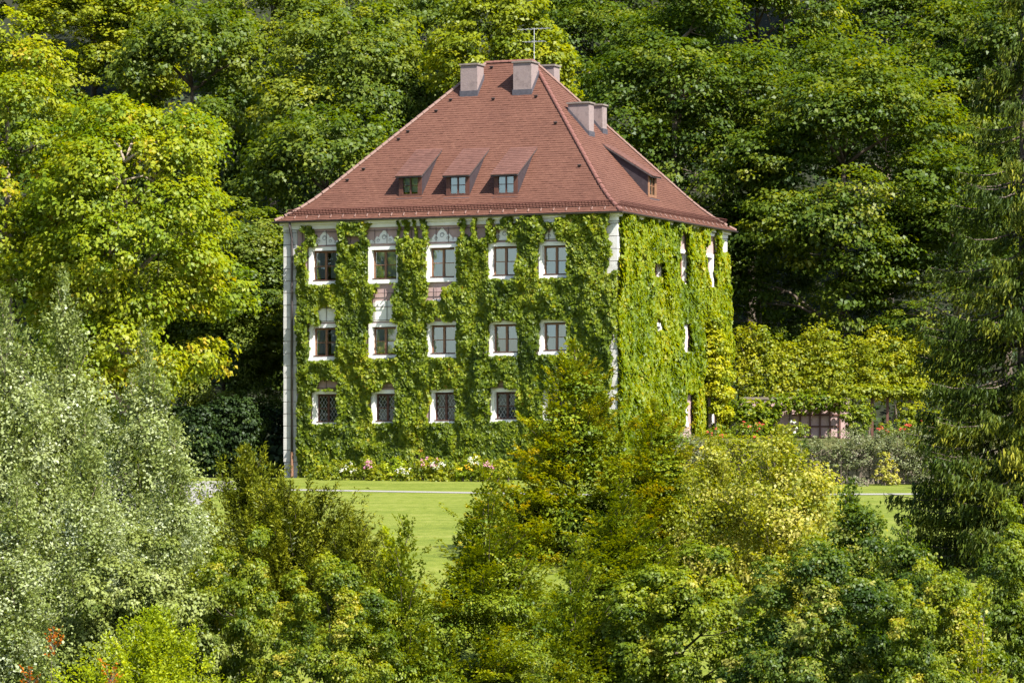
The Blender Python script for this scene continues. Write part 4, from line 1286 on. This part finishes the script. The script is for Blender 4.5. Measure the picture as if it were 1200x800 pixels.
def garden_wall():
    d = 172.5
    a, b = px(868, 470, d), px(996, 470, d)
    zt = px(900, 468, d)[2]
    root = thing('garden_wall', 'pink plastered garden wall with brown lattice, partly under creeper', 'wall', ((a[0] + b[0]) / 2, d, TZ))
    L = b[0] - a[0]; H = zt - TZ
    mb = MB(); mb.box(-L / 2, L / 2, 0, 0.4, -0.2, H); mb.build('wall_body', M['pink'], root)
    mb = MB(); mb.box(-L / 2 - .05, L / 2 + .05, -0.06, 0.46, H + 0.002, H + 0.12); mb.build('coping', M['stone'], root)
    x0 = px(926, 490, d)[0] - root.location.x; x1 = px(984, 490, d)[0] - root.location.x
    for i in range(6):
        x = x0 + (x1 - x0) * i / 5
        mb = MB(); mb.box(x - 0.04, x + 0.04, -0.09, -0.02, 0.1, H - 0.1); mb.build('lattice_bar', M['wood_dark'], root)
    for z in np.linspace(0.15, H - 0.2, 4):
        mb = MB(); mb.box(x0, x1, -0.055, -0.021, z - 0.04, z + 0.04); mb.build('lattice_bar', M['wood_dark'], root)
    x = px(915, 490, d)[0] - root.location.x
    for k in range(1):
        mb = MB(); mb.box(x + k * (x1 - x0 + 1.1) - 0.2, x + k * (x1 - x0 + 1.1) + 0.2, -0.12, -0.001, -0.1, H - 0.05); mb.build('pilaster', M['pink'], root)
    return root
garden_wall()

def lobe_list_plant(name, label, cat, lobes, mat, seed, d, group=None, n_clusters=26, n_leaf=26, size=0.11, cl=0.35, flat=0.7, tint0=0.45, tvar=0.2, foot=None, stems=3, extra=None, back=0.55, bark='bark', upn=0.7, vz=0.85, axis=None):
    """lobes: (X, Y, radius in pixels, dz stretch) boughs at distance d (or own distance as 5th value)"""
    rng = np.random.default_rng(seed)
    cx = np.mean([l[0] for l in lobes])
    q = px(cx, 500, d)
    gz = float(ground(q[0], d)) if foot is None else foot
    base = np.array([q[0], d, gz])
    root = thing(name, label, cat, base, 0, group)
    P_, N_, T_, S_ = [], [], [], []
    cents = []
    for l in lobes:
        dd = l[4] if len(l) > 4 else d
        c = px(l[0], l[1], dd) - base; R = l[2] / FPX * dd
        cents.append(c)
        ld = fib(n_clusters, rng); ld = ld[ld[:, 1] < back]
        m = len(ld)
        cc = c + ld * R * np.array([1, 1, l[3] if len(l) > 3 else vz]) * rng.uniform(0.6, 0.95, (m, 1))
        cr = cl * R * rng.uniform(0.6, 1.3, m)
        ct = tint0 + rng.normal(0, tvar * 0.4) + rng.normal(0, tvar * 0.6, m)
        k = rng.poisson(n_leaf, m); idx = np.repeat(np.arange(m), k)
        off = unit(rng.normal(size=(len(idx), 3)) + np.array([0, 0, 0.3])) * rng.uniform(0, 1, (len(idx), 1)) ** 0.45
        off[:, 2] *= flat
        P_.append(cc[idx] + off * cr[idx, None])
        N_.append(unit(off) * 0.5 + ld[idx] * 0.5 + np.array([0, 0, upn]) + rng.normal(0, 0.4, (len(idx), 3)))
        T_.append(ct[idx] + rng.normal(0, 0.13, len(idx))); S_.append(size * rng.uniform(0.65, 1.3, len(idx)))
    P = np.concatenate(P_)
    ax = np.tile(np.array([0, 0, -0.4] if axis is None else axis), (len(P), 1))
    V = leaf_quads(P, np.concatenate(N_), np.concatenate(S_), ax, rng=rng)
    link('foliage', quads_mesh('foliage', V, np.concatenate(T_), LEAF[mat]), root)
    for i in range(min(stems, len(cents))):
        c = cents[int(i * len(cents) / max(1, stems))]
        mb = MB(); mb.tube([(c[0] * 0.7, c[1] * 0.7, -0.2), (c[0] * 0.85, c[1] * 0.85, c[2] * 0.5), tuple(c)], [0.06, 0.045, 0.015], 6); mb.build('stem', M[bark], root)
    for (mat2, pts, sz, nn, rad) in (extra or []):
        for (X, Y, dd) in pts:
            c = px(X, Y, dd) - base
            off = rng.normal(size=(nn, 3)) * rad
            Vf = leaf_quads(c + off, off + np.array([0, -0.5, 0.6]), np.full(nn, sz), aspect=0.95, rng=rng)
            fh = link('flower_head', quads_mesh('flower_head', Vf, rng.uniform(0, 1, nn), LEAF[mat2]), root); fh['kind'] = 'stuff'
    return root

# loose clipped hedge, one long row of boughs
rngh = np.random.default_rng(9)
hl = []
for X in np.arange(868, 1125, 9):
    top = 392 + 8 * math.sin(X * 0.09) + rngh.normal(0, 4)
    for k, yy in enumerate(np.arange(top + 14, 462, 15)):
        hl.append((X + rngh.normal(0, 4), yy, 17, 1.1, 178 - k * 0.35 + rngh.normal(0, 0.3)))
lobe_list_plant('hedge', 'long loose yellow-green hedge beside the house above the garden wall', 'hedge', hl, 'lime', 31, 178, n_clusters=14, n_leaf=22, size=0.15, cl=0.5, tint0=0.52, tvar=0.3, foot=TZ, stems=8, axis=(0, 0, 0.8), upn=0.3)
lobe_list_plant('creeper', 'bright green creeper draped over the garden wall top beside the house', 'climbing plant',
    [(X, 472 + 3 * math.sin(X) + (8 if X < 905 else 0), 12, 0.9) for X in range(866, 985, 9)] + [(X, Y, 13, 1.0) for X in (868, 880, 893, 903) for Y in (487, 499)], 'creeper_bright', 32, 171.8, n_clusters=16, n_leaf=20, size=0.17, cl=0.45, tint0=0.5, foot=TZ, stems=3)
lobe_list_plant('creeper', 'yellow-green creeper hanging over the pergola right of the round bush', 'climbing plant',
    [(X, 462 + 3 * math.sin(X * .7), 11, 0.7) for X in range(985, 1130, 9)] + [(1062, 480, 12), (1064, 493, 12), (1075, 486, 12), (1105, 480, 14), (1110, 495, 14), (1095, 490, 12)], 'lime', 33, 170.5, n_clusters=16, n_leaf=20, size=0.15, cl=0.45, tint0=0.4, foot=TZ, stems=3)
# pergola posts and beam under that creeper
pg = thing('pergola', 'wooden pergola with dark opening under hanging creeper, right of round bush', 'pergola', (*px(1045, 480, 170.8)[:2], TZ))
for X in (1022, 1040, 1066):
    x = px(X, 480, 170.8)[0] - pg.location.x
    mb = MB(); mb.box(x - 0.06, x + 0.06, -0.06, 0.06, -0.05, px(X, 466, 170.8)[2] - TZ); mb.build('post', M['wood_dark'], pg)
mb = MB(); zz = px(1045, 466, 170.8)[2] - TZ; mb.box(-1.4, 1.3, -0.08, 0.08, zz, zz + 0.14); mb.build('beam', M['wood_dark'], pg)
lobe_list_plant('shrub', 'round olive-green bush in front of the garden wall\'s right end', 'shrub', [(1004, 476, 16, 1.1), (1004, 490, 18, 1.0), (996, 485, 13), (1013, 487, 13), (1004, 498, 16)], 'hornbeam', 34, 168.5, size=0.12, tint0=0.45, foot=TZ)
# roses along the terrace
for i, (X, Y, fl) in enumerate(((842, 508, 'redflower'), (880, 502, 'redflower'), (930, 503, 'whiteflower'), (1045, 502, 'redflower'), (1075, 500, 'redflower'), (1105, 500, 'orangeleaf'))):
    labs = ['rose bush with red blooms at the foot of the right wall', 'rose bush with red bloom below the creeper near the house', 'low pale-flowered plant below the lattice on the pink wall',
            'red rose bush in front of the pergola opening', 'red and salmon rose bush right of the pergola opening', 'salmon rose bush beside the small topiary near the spruce']
    rr = np.random.default_rng(50 + i)
    ex = [(fl, [(X + rr.uniform(-15, 15), Y + rr.uniform(-9, 4), 164.0) for _ in range(5)], 0.08, 5, 0.04)]
    lobe_list_plant('rose_bush', labs[i], 'rose bush', [(X - 9, Y + 2, 11), (X + 2, Y, 13), (X + 12, Y + 3, 10), (X, Y + 10, 13)], 'green', 60 + i, 164.5, n_clusters=16, n_leaf=18, size=0.10, tint0=0.5, foot=TZ, extra=ex, group='roses along the terrace')
# cascading grey-green shrubs over the retaining wall
lav = [((985, 518, 18), (1000, 512, 14), (968, 526, 16), (952, 522, 12), (1014, 520, 13), (1008, 534, 17), (986, 538, 17)), ((1038, 514, 13), (1052, 518, 17), (1030, 524, 14), (1044, 536, 18), (1060, 536, 15)), ((1078, 512, 17), (1090, 526, 18), (1078, 538, 19), (1066, 524, 13), (1096, 518, 12), (1092, 548, 13), (1074, 552, 14)), ((922, 518, 15), (905, 524, 12), (938, 526, 14), (930, 536, 16))]
for i, pts in enumerate(lav):
    lobe_list_plant('cascading_shrub', ['grey-green cascading shrub left of the dried tan shrub', 'grey-green cascading shrub in the middle of the retaining wall', 'silvery purple-tinged cascading shrub ending next to the topiary', 'dark grey-green shrub above the yellowing tree crown'][i], 'shrub',
        [(x, y, r_, 0.9) for x, y, r_ in pts], 'lavender' if i < 3 else 'dark', 80 + i, 156.2, n_clusters=18, n_leaf=30, size=0.09, cl=0.5, tint0=0.45, group='shrubs on the retaining wall', foot=float(ground(0, 156.2)))
lobe_list_plant('shrub', 'grey-green shrub on the terrace edge right of the hornbeams', 'shrub', [(800, 516, 13), (812, 520, 12), (790, 524, 13), (806, 534, 14), (820, 536, 13)], 'lavender', 94, 156.0, size=0.10, n_clusters=18, n_leaf=26, cl=0.5, tint0=0.5)
lobe_list_plant('shrub', 'leafy green shrub over the stone wall, above the lower yellow-green crown', 'shrub', [(838, 522, 14), (852, 518, 13), (866, 524, 14), (880, 520, 13), (848, 536, 15), (872, 538, 15), (892, 534, 14)], 'lime', 95, 156.0, size=0.11, n_clusters=18, n_leaf=26, cl=0.5, tint0=0.5, extra=[('redflower', [(884, 512, 155.0), (846, 510, 155.0)], 0.08, 6, 0.04), ('yellowflower', [(822, 524, 155.0), (826, 528, 155.0)], 0.08, 6, 0.05)])
lobe_list_plant('topiary', 'small round light green topiary between cascading shrub and spruce', 'shrub', [(1118, 528, 20, 1.15), (1116, 515, 13)], 'green', 90, 152, size=0.09, n_clusters=36, n_leaf=34, tint0=0.6)
lobe_list_plant('shrub', 'pale tan dried shrub hanging over the stones by the path', 'shrub', [(1036, 540, 11, 1.3), (1042, 552, 11, 1.3), (1032, 556, 10), (1046, 562, 10)], 'tan', 91, 155.5, size=0.09, n_clusters=16, n_leaf=20, tint0=0.85)
lobe_list_plant('shrub', 'small pale green plant at the foot of the retaining wall', 'shrub', [(1085, 562, 10, 0.7), (1098, 564, 9, 0.7), (1010, 566, 9, 0.7), (1000, 562, 8, 0.7)], 'lavender', 92, 154.8, size=0.08, n_clusters=14, n_leaf=18, tint0=0.6)

# --- golden shrub against the far end of the right wall
lobe_list_plant('golden_shrub', 'tall golden shrub against the far end of the right wall', 'shrub',
   [(838, 378, 11, 1.2), (836, 396, 14, 1.1), (845, 408, 14, 1.1), (830, 412, 13, 1.1), (838, 428, 16, 1.1), (848, 440, 14), (829, 436, 12), (840, 455, 15), (850, 462, 12), (830, 458, 11), (842, 478, 12), (852, 484, 9)], 'golden', 93, 170.2, n_clusters=26, n_leaf=34, size=0.13, cl=0.42, tint0=0.55, tvar=0.3, foot=TZ, stems=4)

# --- flower bed along the front wall
bed = [
 (372, 556, 13, 'lime', None, 'tuft of low green leaves at the drainpipe end of the bed'),
 (392, 553, 14, 'green', None, 'dark green perennial second from the drainpipe in the bed'),
 (410, 556, 14, 'lime', 'whiteflower', 'pale cream-flowered mound in the flower bed below the first windows'),
 (431, 551, 12, 'lime', 'pinkflower', 'pink phlox clump in the bed below the second window'),
 (448, 555, 12, 'lime', None, 'yellow-green tuft right of the leftmost pink phlox'),
 (464, 552, 14, 'gold_bush', None, 'tall bright yellow-green perennial below the second and third windows'),
 (473, 558, 9, 'lime', 'whiteflower', 'small white-flowered mound in the middle of the bed'),
 (487, 552, 13, 'green', None, 'brownish perennial before the bare plinth patch'),
 (501, 550, 14, 'lime', 'pinkflower', 'large pink phlox clump below the third window'),
 (514, 551, 11, 'lime', 'whiteflower', 'pale lilac-white phlox right of the large pink clump'),
 (529, 555, 13, 'lime', None, 'fresh green leafy perennial between white phlox and orange flowers'),
 (548, 554, 13, 'gold_bush', 'yellowflower', 'orange-yellow flowering perennial in the bed below the fourth window'),
 (556, 546, 11, 'lime', 'whiteflower', 'tall white phlox behind the orange-yellow flowers'),
 (571, 552, 12, 'lime', 'pinkflower', 'pink phlox at the tree end of the bed'),
 (590, 552, 14, 'lime', None, 'green perennial half hidden by the hornbeam at the bed\'s end'),
 (385, 560, 9, 'lime', None, 'short yellow tuft on the bed\'s front edge near the drainpipe'),
 (440, 560, 9, 'lime', None, 'short green tuft on the bed\'s front edge below the second window'),
 (515, 561, 9, 'lime', None, 'short yellow-green tuft on the bed\'s front edge below the third window'),
]
for i, (X, Y, rpx, mat, fl, lab) in enumerate(bed):
    d = 164.0 - (X - 340) / 380.0 * 6.3 - (1.5 if rpx < 10 else 0.8)
    rr = np.random.default_rng(700 + i)
    ex = []
    if fl:
        ex = [(fl, [(X + rr.uniform(-0.85, 0.85) * rpx, Y - rpx * rr.uniform(0.25, 1.0), d - 0.4) for _ in range(7)], 0.045, 10, 0.04)]
    lobe_list_plant('bed_perennial', lab, 'flower', [(X - rpx * .5, Y + 2, rpx * .75, 1.2), (X + rpx * .5, Y + 1, rpx * .75, 1.2), (X, Y - rpx * .3, rpx * .75, 1.3)], mat, 720 + i, d, n_clusters=14, n_leaf=24, size=0.10, cl=0.5, tint0=0.5, tvar=0.3, group='perennials in the bed along the front wall', extra=ex, stems=2, axis=(0, 0, 1.0), upn=0.2)

# --- foreground trees, on the slope below the lawn
HB = dict(size=0.12, gap=0.056, twigs=5.2, sf=0.46, flat=0.92, tip_t=0.5, bark='bark', curl=0.014, aspect=0.6, rnd_n=0.28)
pf = lambda L, p=0.8, m=0.3: (lambda h: L * (1 - h) ** p + m)
HC = dict(n_lobes=100, lobe=0.20, n_clusters=22, n_leaf=20, cl_r=0.13, size=0.115, flat=0.25, upn=1.1, back=0.2, depth=(0.3, 0.88), cone=0.62, tint0=0.40, tvar=0.25, rnd=0.3)
def repeat(src, label, X, Ytop, d, width, rz, mat=None, group=None):
    """another tree or shrub of a shape already built: own place, size, turn and leaf colour"""
    r = variant_tree(src, label, X, Ytop, d, width, rz, group or src.get('group') or 'foreground trees of one kind')
    if group is None and 'group' not in src.keys():
        del r['group']
    if mat:
        for ch in r.children:
            if ch.name.split('.')[0] in ('crown', 'foliage'):
                ch.material_slots[0].link = 'OBJECT'; ch.material_slots[0].material = LEAF[mat]
    return r
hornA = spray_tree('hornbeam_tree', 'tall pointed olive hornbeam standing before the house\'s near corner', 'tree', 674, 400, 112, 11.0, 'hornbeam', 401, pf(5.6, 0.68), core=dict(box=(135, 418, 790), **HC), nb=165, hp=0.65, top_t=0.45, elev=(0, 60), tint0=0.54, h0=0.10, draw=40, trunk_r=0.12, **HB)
repeat(hornA, 'second pointed hornbeam crown just right of the tallest one', 766, 470, 109, 0.92, 0.7)
hornB = spray_tree('hornbeam_tree', 'bushy brown-tipped hornbeam right of the lawn, below the tall one', 'tree', 572, 548, 96, 8.4, 'hornbeam', 403, pf(4.4, 0.65), core=dict(box=(140, 590, 860), **{**HC, 'cone': 0.55, 'size': 0.09, 'tint0': 0.36}), nb=150, top_t=0.2, elev=(4, 64), tint0=0.54, h0=0.06, draw=40, trunk_r=0.10, **{**HB, 'size': 0.105})
repeat(hornB, 'low olive hornbeam at the bottom edge, left of the mid-green maple', 672, 628, 88, 0.85, 0.8)
repeat(hornB, 'olive hornbeam at the bottom edge below the yellow shoot', 474, 602, 89, 0.82, -0.7)
repeat(hornB, 'broad olive crown filling the gap beneath the two pointed hornbeams', 725, 560, 101, 1.0, 0.4)
YT = dict(size=0.105, gap=0.06, twigs=4.2, sf=0.42, flat=0.5, tip_t=0.35, rnd_n=0.65, bark='bark_pale')
yelA = spray_tree('yellowing_tree', 'pale yellow-green tree right of the hornbeams, before the terrace', 'tree', 915, 500, 104, 9.0, 'tan', 404, pf(4.8, 0.5), core=dict(box=(112, 515, 800), n_lobes=90, lobe=0.25, n_clusters=26, n_leaf=22, cl_r=0.14, size=0.105, flat=0.7, upn=0.5, back=0.2, depth=(0.5, 0.95), cone=0.3, tint0=0.55, tvar=0.3, rnd=0.65), nb=190, elev=(12, 72), tint0=0.62, h0=0.10, draw=60, trunk_r=0.12, **YT)
repeat(yelA, 'lower yellow-green crown between hornbeams and the pale yellow tree', 832, 514, 106, 0.78, 0.8, 'tan')
FM = dict(size=0.10, gap=0.06, twigs=4.2, sf=0.42, flat=0.5, tip_t=0.2, rnd_n=0.65)
dkA = spray_tree('field_maple', 'dark green upright maple whose tip crosses the right path', 'tree', 1000, 556, 94, 7.8, 'dark', 406, pf(3.3, 0.6), core=dict(box=(70, 585, 800), n_lobes=70, lobe=0.25, n_clusters=26, n_leaf=22, cl_r=0.14, size=0.10, flat=0.8, upn=0.5, back=0.2, depth=(0.5, 0.95), cone=0.45, tint0=0.5, tvar=0.3, rnd=0.55), nb=150, elev=(22, 78), tint0=0.55, h0=0.10, draw=50, **FM)
repeat(dkA, 'dark green maple below the spruce branches, beside the right lawn', 1066, 604, 92, 0.92, -0.8)
LK = dict(n_lobes=150, lobe=0.17, n_clusters=24, n_leaf=44, cl_r=0.095, trunk_r=0.12, cone=0.25, depth=(0.4, 1.08), back=0.2, rnd=0.45, flat=0.6)
def bush(name, label, cat, X, Ytop, half, Ybot, d, mat, seed, **kw):
    t = lobed_tree(name, label, cat, X, Ytop, half, Ybot, d, mat, seed, **{**LK, **kw})
    t['crown_top'] = float(px(X, Ytop, d)[2] - t.location.z)
    return t
bushA = bush('field_maple', 'mid-green rounded maple at the bottom, right of the bushy hornbeam', 'tree', 795, 640, 130, 905, 88, 'green', 408, nlimb=8, size=0.095, tint0=0.48, tvar=0.28)
bushB = bush('field_maple', 'mottled green maple at the bottom, below the dark upright maple', 'tree', 955, 645, 130, 910, 84, 'dark', 409, nlimb=8, size=0.09, tint0=0.54, tvar=0.34)
repeat(bushA, 'bright green maple at the lower right corner under the spruce', 1185, 592, 92, 0.85, 0.8, 'green')
repeat(bushB, 'olive-green maple at the bottom right between mottled maple and corner', 1085, 672, 82, 0.80, 0.9, 'green')
spray_tree('young_maple', 'small young tree with orange tip at the lower right', 'tree', 1146, 685, 78, 4.0, 'lime', 411, pf(1.4, 0.7, 0.15), nb=60, elev=(20, 65), tint0=0.60, h0=0.1, draw=20, trunk_r=0.04, **FM)
spray_tree('golden_shoot', 'slender bright yellow young tree on the lawn edge beside the yew', 'tree', 452, 618, 101, 4.2, 'gold_bush', 415, pf(0.95, 0.4, 0.15), nb=130, elev=(20, 70), tint0=0.72, h0=0.1, draw=20, trunk_r=0.03, **FM)

# yew / juniper: fans of slanting shoots
YW = dict(size=0.14, gap=0.022, twigs=9.0, sf=0.15, ang=26, flat=0.1, aspect=0.30, tip_t=0.35, rnd_n=0.6, levels=1, spread=0.5, tvar=0.35, axn=0.15, top_t=0.25)
yewA = spray_tree('yew_shrub', 'dark olive yew with feathery upright shoots before the gravel', 'shrub', 292, 532, 104, 5.9, 'yew', 420, pf(3.6, 0.35, 0.9), nb=120, elev=(35, 80), tint0=0.40, h0=0.1, draw=30, **YW)
spray_tree('yew_shrub', 'olive yew with slanting dark shoots reaching over the lawn', 'shrub', 352, 578, 102, 4.8, 'yew', 421, pf(3.9, 0.3, 1.0), nb=110, elev=(28, 58), tint0=0.36, h0=0.1, draw=30, **YW)

repeat(yewA, 'low spreading yew at the right end of the yews, beside the yellow shoot', 412, 612, 100, 0.8, 0.6)
repeat(yewA, 'low yew in the middle of the yews, shoots before the lawn', 335, 572, 101, 0.9, -0.5)

# silver poplar: a clump of steep leaders
def poplar(label, X, Yt, d, Hh, L, nb, seed, core_bottom):
    return spray_tree('silver_poplar', label, 'tree', X, Yt, d, Hh, 'silver', seed, pf(L, 0.6, 0.5), core=dict(box=(L * 27, Yt + 30, core_bottom), n_lobes=110, lobe=0.20, n_clusters=24, n_leaf=17, cl_r=0.13, size=0.095, flat=1.3, upn=0.2, back=0.2, depth=(0.4, 0.92), cone=0.6, tint0=0.50, tvar=0.34, rnd=0.45), nb=nb, elev=(42, 80), size=0.115, aspect=0.42, gap=0.050, twigs=4.0, sf=0.34, ang=30, flat=0.1, tint0=0.55, tvar=0.34, tip_t=0.4, h0=0.10, draw=40, axn=0.25, rnd_n=0.38, bark='bark_pale', group='silver poplars', trunk_r=0.10, spread=0.9)
popA = poplar('tall silver-leaved poplar stem at the left, highest of its clump', 75, 314, 98, 13.0, 4.2, 230, 430, 800)
popB = poplar('silver-leaved poplar stem right of the tallest, before the yellow maple', 172, 380, 95, 11.0, 3.8, 200, 431, 800)
repeat(popB, 'silver-leaved poplar stem cut by the left edge of the photo', 5, 340, 96, 1.05, 0.7)
repeat(popA, 'silver-leaved poplar stem in front of the pale gravel court', 206, 490, 91, 0.82, -0.6)
repeat(popA, 'silver-leaved poplar stem low in front of the tallest one', 100, 475, 89, 0.85, 0.9)
repeat(popB, 'low silver-green poplar stem at the left edge below the clump', 20, 550, 86, 0.95, -0.8)

# understorey bottom left
repeat(bushA, 'yellow-green leafy shrub in front of the yew', 288, 622, 90, 0.72, -0.9, 'green')
repeat(bushB, 'olive leafy shrub at the bottom between golden bush and hornbeams', 385, 662, 87, 0.78, 0.5, 'green')
repeat(bushA, 'grey-green leafy shrub under the poplars, above the golden bush', 150, 628, 87, 0.95, 0.4, 'grey_green')
spray_tree('golden_bush', 'bright yellow-green feathery bush at the bottom left edge', 'shrub', 180, 720, 70, 3.2, 'gold_bush', 443, pf(3.0, 0.4), nb=330, elev=(25, 80), size=0.075, gap=0.045, twigs=5, sf=0.34, ang=35, flat=0.2, aspect=0.45, tint0=0.66, tip_t=0.35, h0=0.1, draw=20, rnd_n=0.7)
for i, (X, Yt) in enumerate(((64, 735), (127, 768), (35, 782))):
    spray_tree('sumac_shoot', ['upright orange-tipped shoot left of the golden bush', 'orange-red shoot standing in the golden bush', 'orange shoot at the bottom left corner'][i], 'shrub', X, Yt, 66.5, 1.3, 'orangeleaf', 450 + i, lambda h: 0.08 * (1 - h) + 0.03, nb=11, elev=(20, 60), size=0.07, gap=0.05, tint0=0.5, h0=0.6, draw=6, trunk_r=0.012, group='orange shoots', levels=1)

# --- drooping spruce on the right
def spruce(name, label, X, Ytop, d, height, seed, Lmax, hvis=(0.05, 1.0), nb=150, tint0=0.45, per=520):
    rng = np.random.default_rng(seed)
    a = px(X, Ytop, d); g = float(ground(a[0], d)); base = np.array([a[0], d, g])
    root = thing(name, label, 'tree', base)
    top = a[2] - g; z0 = top - height
    P_, N_, A_, T_, S_ = [], [], [], [], []
    bm_ = MB()
    for i in range(nb):
        h = hvis[0] + (hvis[1] - hvis[0]) * rng.uniform(0, 1) ** 1.25
        L = Lmax * (1 - h) ** 0.62 * rng.uniform(0.75, 1.1) + 0.25
        while True:
            az = rng.uniform(0, 2 * math.pi)
            if math.sin(az) < 0.35 and math.cos(az) < 0.75:
                break
        dh = np.array([math.cos(az), math.sin(az), 0]); lat = np.array([-dh[1], dh[0], 0])
        zb = z0 + height * h
        t = rng.uniform(0.08, 1, int(per * L / 2.5)) ** 0.75
        curve = lambda t: -0.42 * L * t + 0.30 * L * t ** 2.5
        side_ = rng.normal(0, 0.5, len(t)) * (0.16 + 0.32 * (1 - t)) * min(L, 3) * 0.55
        hang = np.abs(rng.exponential(0.24, len(t))) * (0.5 + 0.5 * rng.uniform(0, 1, len(t)))
        # twigs hang in strands: quantise the places they leave the branch
        tq = np.round(t * L / 0.16) * 0.16 / L + rng.normal(0, 0.008, len(t)); sq = np.round(side_ / 0.13) * 0.13 + rng.normal(0, 0.018, len(t))
        P = dh * (tq * L)[:, None] + lat * sq[:, None]
        P[:, 2] = zb + curve(tq) - hang - np.abs(sq) * 0.35
        n = len(t)
        P_.append(P); N_.append(np.array([0, -0.2, 0.25]) + dh * 0.5 + rng.normal(0, 0.7, (n, 3)))
        A_.append(np.tile([0, 0, -1.0], (n, 1)) + dh * 0.5 + rng.normal(0, 0.3, (n, 3)))
        T_.append(tint0 + rng.normal(0, 0.15) + 0.55 * np.clip(hang - 0.15, -0.1, 0.4) + rng.normal(0, 0.13, n)); S_.append(rng.uniform(0.17, 0.29, n))
        tt = np.linspace(0, 1, 5)
        bm_.tube([dh * (q * L) + np.array([0, 0, zb + curve(q)]) for q in tt], list(np.linspace(0.045, 0.008, 5)), 4, cap=False)
    V = leaf_quads(np.concatenate(P_), np.concatenate(N_), np.concatenate(S_), np.concatenate(A_), aspect=0.22, rng=rng, an=0.12)
    link('crown', quads_mesh('crown', V, np.concatenate(T_), LEAF['spruce']), root)
    o = bm_.build('branches', M['bark'], root); o['kind'] = 'stuff'
    trunk_part(root, (0, 0, -0.3), top, 0.28, M['bark'], rng, lean=0.1)
    return root
spruce('spruce_tree', 'dark spruce with drooping twigs cut by the right edge', 1200, -30, 110, 24.5, 501, 5.0, hvis=(0.04, 0.98), nb=235, per=440)
print('LEAVES', sum(len(m_.polygons) for m_ in bpy.data.meshes), 'objects', len(bpy.data.objects))
